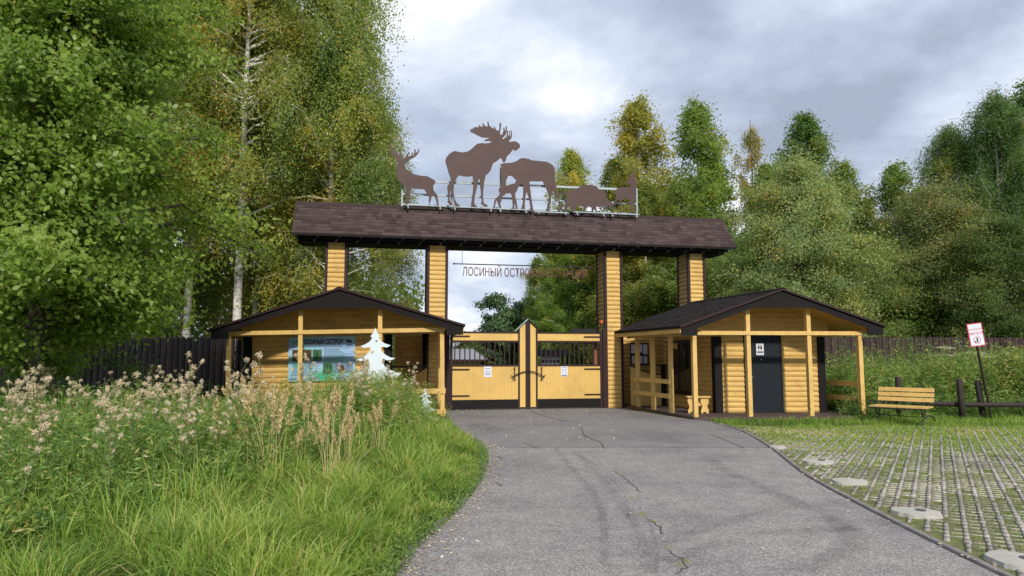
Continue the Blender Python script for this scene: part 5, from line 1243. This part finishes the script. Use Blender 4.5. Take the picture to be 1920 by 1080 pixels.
# thistles gone to seed
def fluffball(c,r,n,g):
    d=g.normal(size=(n,3));d[:,2]+=.5;d/=np.linalg.norm(d,axis=1)[:,None];return c+d*r*g.uniform(.2,1,n)[:,None],d
def thistle(seed,H,nh):
    g=np.random.default_rng(seed);rt=bpy.data.objects.new('seeding_thistle',None);COL.objects.link(rt);rt.empty_display_size=.05
    m=MB();lean=g.normal(0,.09,2);base=[(lean[0]*t*t*H,lean[1]*t*t*H,t*H) for t in np.linspace(0,1,6)];m.tube(base,[.007,.006,.006,.005,.004,.003],5,False)
    FP=[];FA=[];FT=[];LP=[];LA=[]
    for i in range(nh):
        t=g.uniform(.66,1);b=np.array([lean[0]*t*t*H,lean[1]*t*t*H,t*H]);a=g.uniform(0,6.28);l=g.uniform(.06,.26);e=b+np.array([math.cos(a)*l*.6,math.sin(a)*l*.6,l])
        if i==0:e=np.array(base[-1])
        m.tube([b,(b+e)/2+np.array([0,0,-.015]),e],[.003,.003,.002],4,False)
        r=g.choice((.018,.026,.038,.05));nn=int(20+1100*r);p,d=fluffball(e,r,nn,g);FP.append(p);FA.append(d);FT.append(np.clip(g.normal(.5 if r<.02 else .7,.16,nn),0,1))
    m.build('stem',M['weedstem'],rt)
    n=46;t=g.uniform(.08,.9,n);a=g.uniform(0,6.28,n);P=np.stack([lean[0]*t*t*H+np.cos(a)*.05,lean[1]*t*t*H+np.sin(a)*.05,t*H],1);A=np.stack([np.cos(a),np.sin(a),.45+0*a],1)
    leafcloud('foliage',P,.12*(1.2-.7*t),M['weed'],np.clip(g.normal(.45,.14,n),0,1),rt,aspect=.28,axis=A*3)
    P=np.concatenate(FP);A=np.concatenate(FA);leafcloud('seed_heads',P,.026,M['fluff'],np.concatenate(FT),rt,aspect=.35,axis=A*2)
    return rt
M['weedstem']=paint('olive_stem',(.16,.17,.06),.7,.3,8,0)
protos=[thistle(i,H,nh) for i,(H,nh) in enumerate(((1.42,12),(1.28,10),(1.5,14),(1.2,8)))]
GT='thistles gone to seed in the left weed patch';LT='thistle gone to seed with pale fluffy heads in the left weed patch'
spots=[]
g_=random.Random(77)
while len(spots)<78:
    y=g_.uniform(5.2,12.5);px=g_.uniform(-20,470) if g_.random()<.88 else g_.uniform(470,760)
    x=(px-960)/1280*y
    if x<weed_x(y)-.1:spots.append((x,y))
for x,y in((-3.05,13.2),(-2.85,13.4),(-2.4,13.5),(-2.3,13.1),(-2.6,12.8),(-3.3,13.6),(-2.05,13.6),(-3.9,13.3)):spots.append((x,y))
for i,(x,y) in enumerate(spots):
    o=protos[i] if i<4 else copy_tree(protos[g_.randrange(4)])
    s=g_.uniform(.74,1.0)*(.86 if y<6.5 else .94 if y<8 else 1.02)
    if y>9 and -6.5<x<-3.9:s*=.82
    if i>=78:s=g_.uniform(.85,1.0)
    o.location=(x,y,0);o.rotation_euler=(g_.gauss(0,.06),g_.gauss(0,.06),g_.uniform(0,6.28));o.scale=(s,s,s);tag(o,LT,'thistle',GT)
# dry reed grass
def reed(seed):
    g=np.random.default_rng(seed);rt=bpy.data.objects.new('dry_reed_grass',None);COL.objects.link(rt);rt.empty_display_size=.05
    m=MB();HP=[];HA=[]
    for i in range(g.integers(5,10)):
        a=g.uniform(0,6.28);b=g.normal(0,.05,2);H=g.uniform(.85,1.18);ln=abs(g.normal(0,.16))*H
        pts=[np.array([b[0]+math.cos(a)*ln*t*t,b[1]+math.sin(a)*ln*t*t,H*t*(1-.06*t)]) for t in np.linspace(0,1,7)];m.tube(pts,[.0028,.0026,.0024,.002,.0018,.0014,.001],4,False)
        pl=g.uniform(.16,.28);n=130;q=g.random(n);dr=(pts[-1]-pts[-2]);dr/=np.linalg.norm(dr);P=pts[-1]+dr*((q-.55)*pl)[:,None];w=.026*np.sin(np.pi*np.clip(q,.05,.95))**.8
        P+=g.normal(size=(n,3))*w[:,None]*.6;HP.append(P);HA.append(np.tile(dr,(n,1)))
    m.build('stalks',M['straw'],rt)
    P=np.concatenate(HP);leafcloud('plumes',P,.034,M['dry'],np.clip(g.normal(.5,.2,len(P)),0,1),rt,aspect=.3,axis=np.concatenate(HA)*3)
    n=16;PB=g.normal(0,.07,(n,2));b=blades('blades',PB,g.uniform(.3,.75,n),.006*np.ones(n),M['dry'],g.random(n),.5,3,kind=None,parent=rt);return rt
M['straw']=paint('straw_stalk',(.62,.50,.26),.7,.2,8,0)
rp=[reed(i+5) for i in range(4)]
GR='dry reed grass clumps in the left verge';LR='straw-coloured reed grass clump with feathery plumes in front of the left hut'
rs=[]
while len(rs)<30:
    px=g_.gauss(560,120);y=g_.uniform(7.4,12.4);x=(px-960)/1280*y
    if -5.2<x<edge_x(LEs,y)-.9:rs.append((x,y))
rs+=[(-5.9,10.4),(-6.2,9.6),(-5.1,8.9)]
for i,(x,y) in enumerate(rs):
    o=rp[i] if i<4 else copy_tree(rp[g_.randrange(4)])
    s=g_.uniform(.62,1.12);o.location=(x,y,0);o.rotation_euler=(g_.gauss(0,.06),g_.gauss(0,.08),g_.uniform(0,6.28));o.scale=(s,s,s);tag(o,LR,'reed grass',GR)
# white umbels on the right
def umbel():
    g=np.random.default_rng(3);rt=bpy.data.objects.new('umbel_flower',None);COL.objects.link(rt);m=MB();m.tube([(0,0,0),(.02,0,.7),(.03,.02,1.35)],[.009,.007,.005],5,False);P=[]
    for k in range(6):
        a=k*1.05;e=np.array([.03+math.cos(a)*.14*(k>0),.02+math.sin(a)*.14*(k>0),1.42+.05*g.random()]);m.tube([(.025,.01,1.05+.05*k*.5),e],[.004,.003],4,False)
        q=g.normal(0,1,(46,3))*np.array([.05,.05,.008])+e;P.append(q)
    m.build('stem',M['weedstem'],rt);P=np.concatenate(P);leafcloud('flower_heads',P,.022,M['fluff'],np.full(len(P),1.),rt,up=1);
    n=40;t=g.uniform(.1,.9,n);a=g.uniform(0,6.28,n);leafcloud('foliage',np.stack([np.cos(a)*.1,np.sin(a)*.1,t*1.3],1),.12,M['weed'],g.uniform(.3,.6,n),rt);return rt
um=umbel();GU='white umbel flowers in the right weeds'
for i,(px,Y,s) in enumerate(((1770,20.5,1.14),(1762,20.8,1.0),(1788,20.2,1.0),(1812,20.4,1.03),(1822,19.8,1.05),(1838,20.6,1.02),(1856,20.1,.98),(1861,20.9,.95),(1876,20.2,.88))):
    o=um if i==0 else copy_tree(um);o.location=(at(px,Y),Y,0);o.scale=(s*1.12,)*3;o.rotation_euler=(0,0,i*1.3);tag(o,'white flat-topped umbel flower standing among the weeds below the leaning sign','flower',GU)
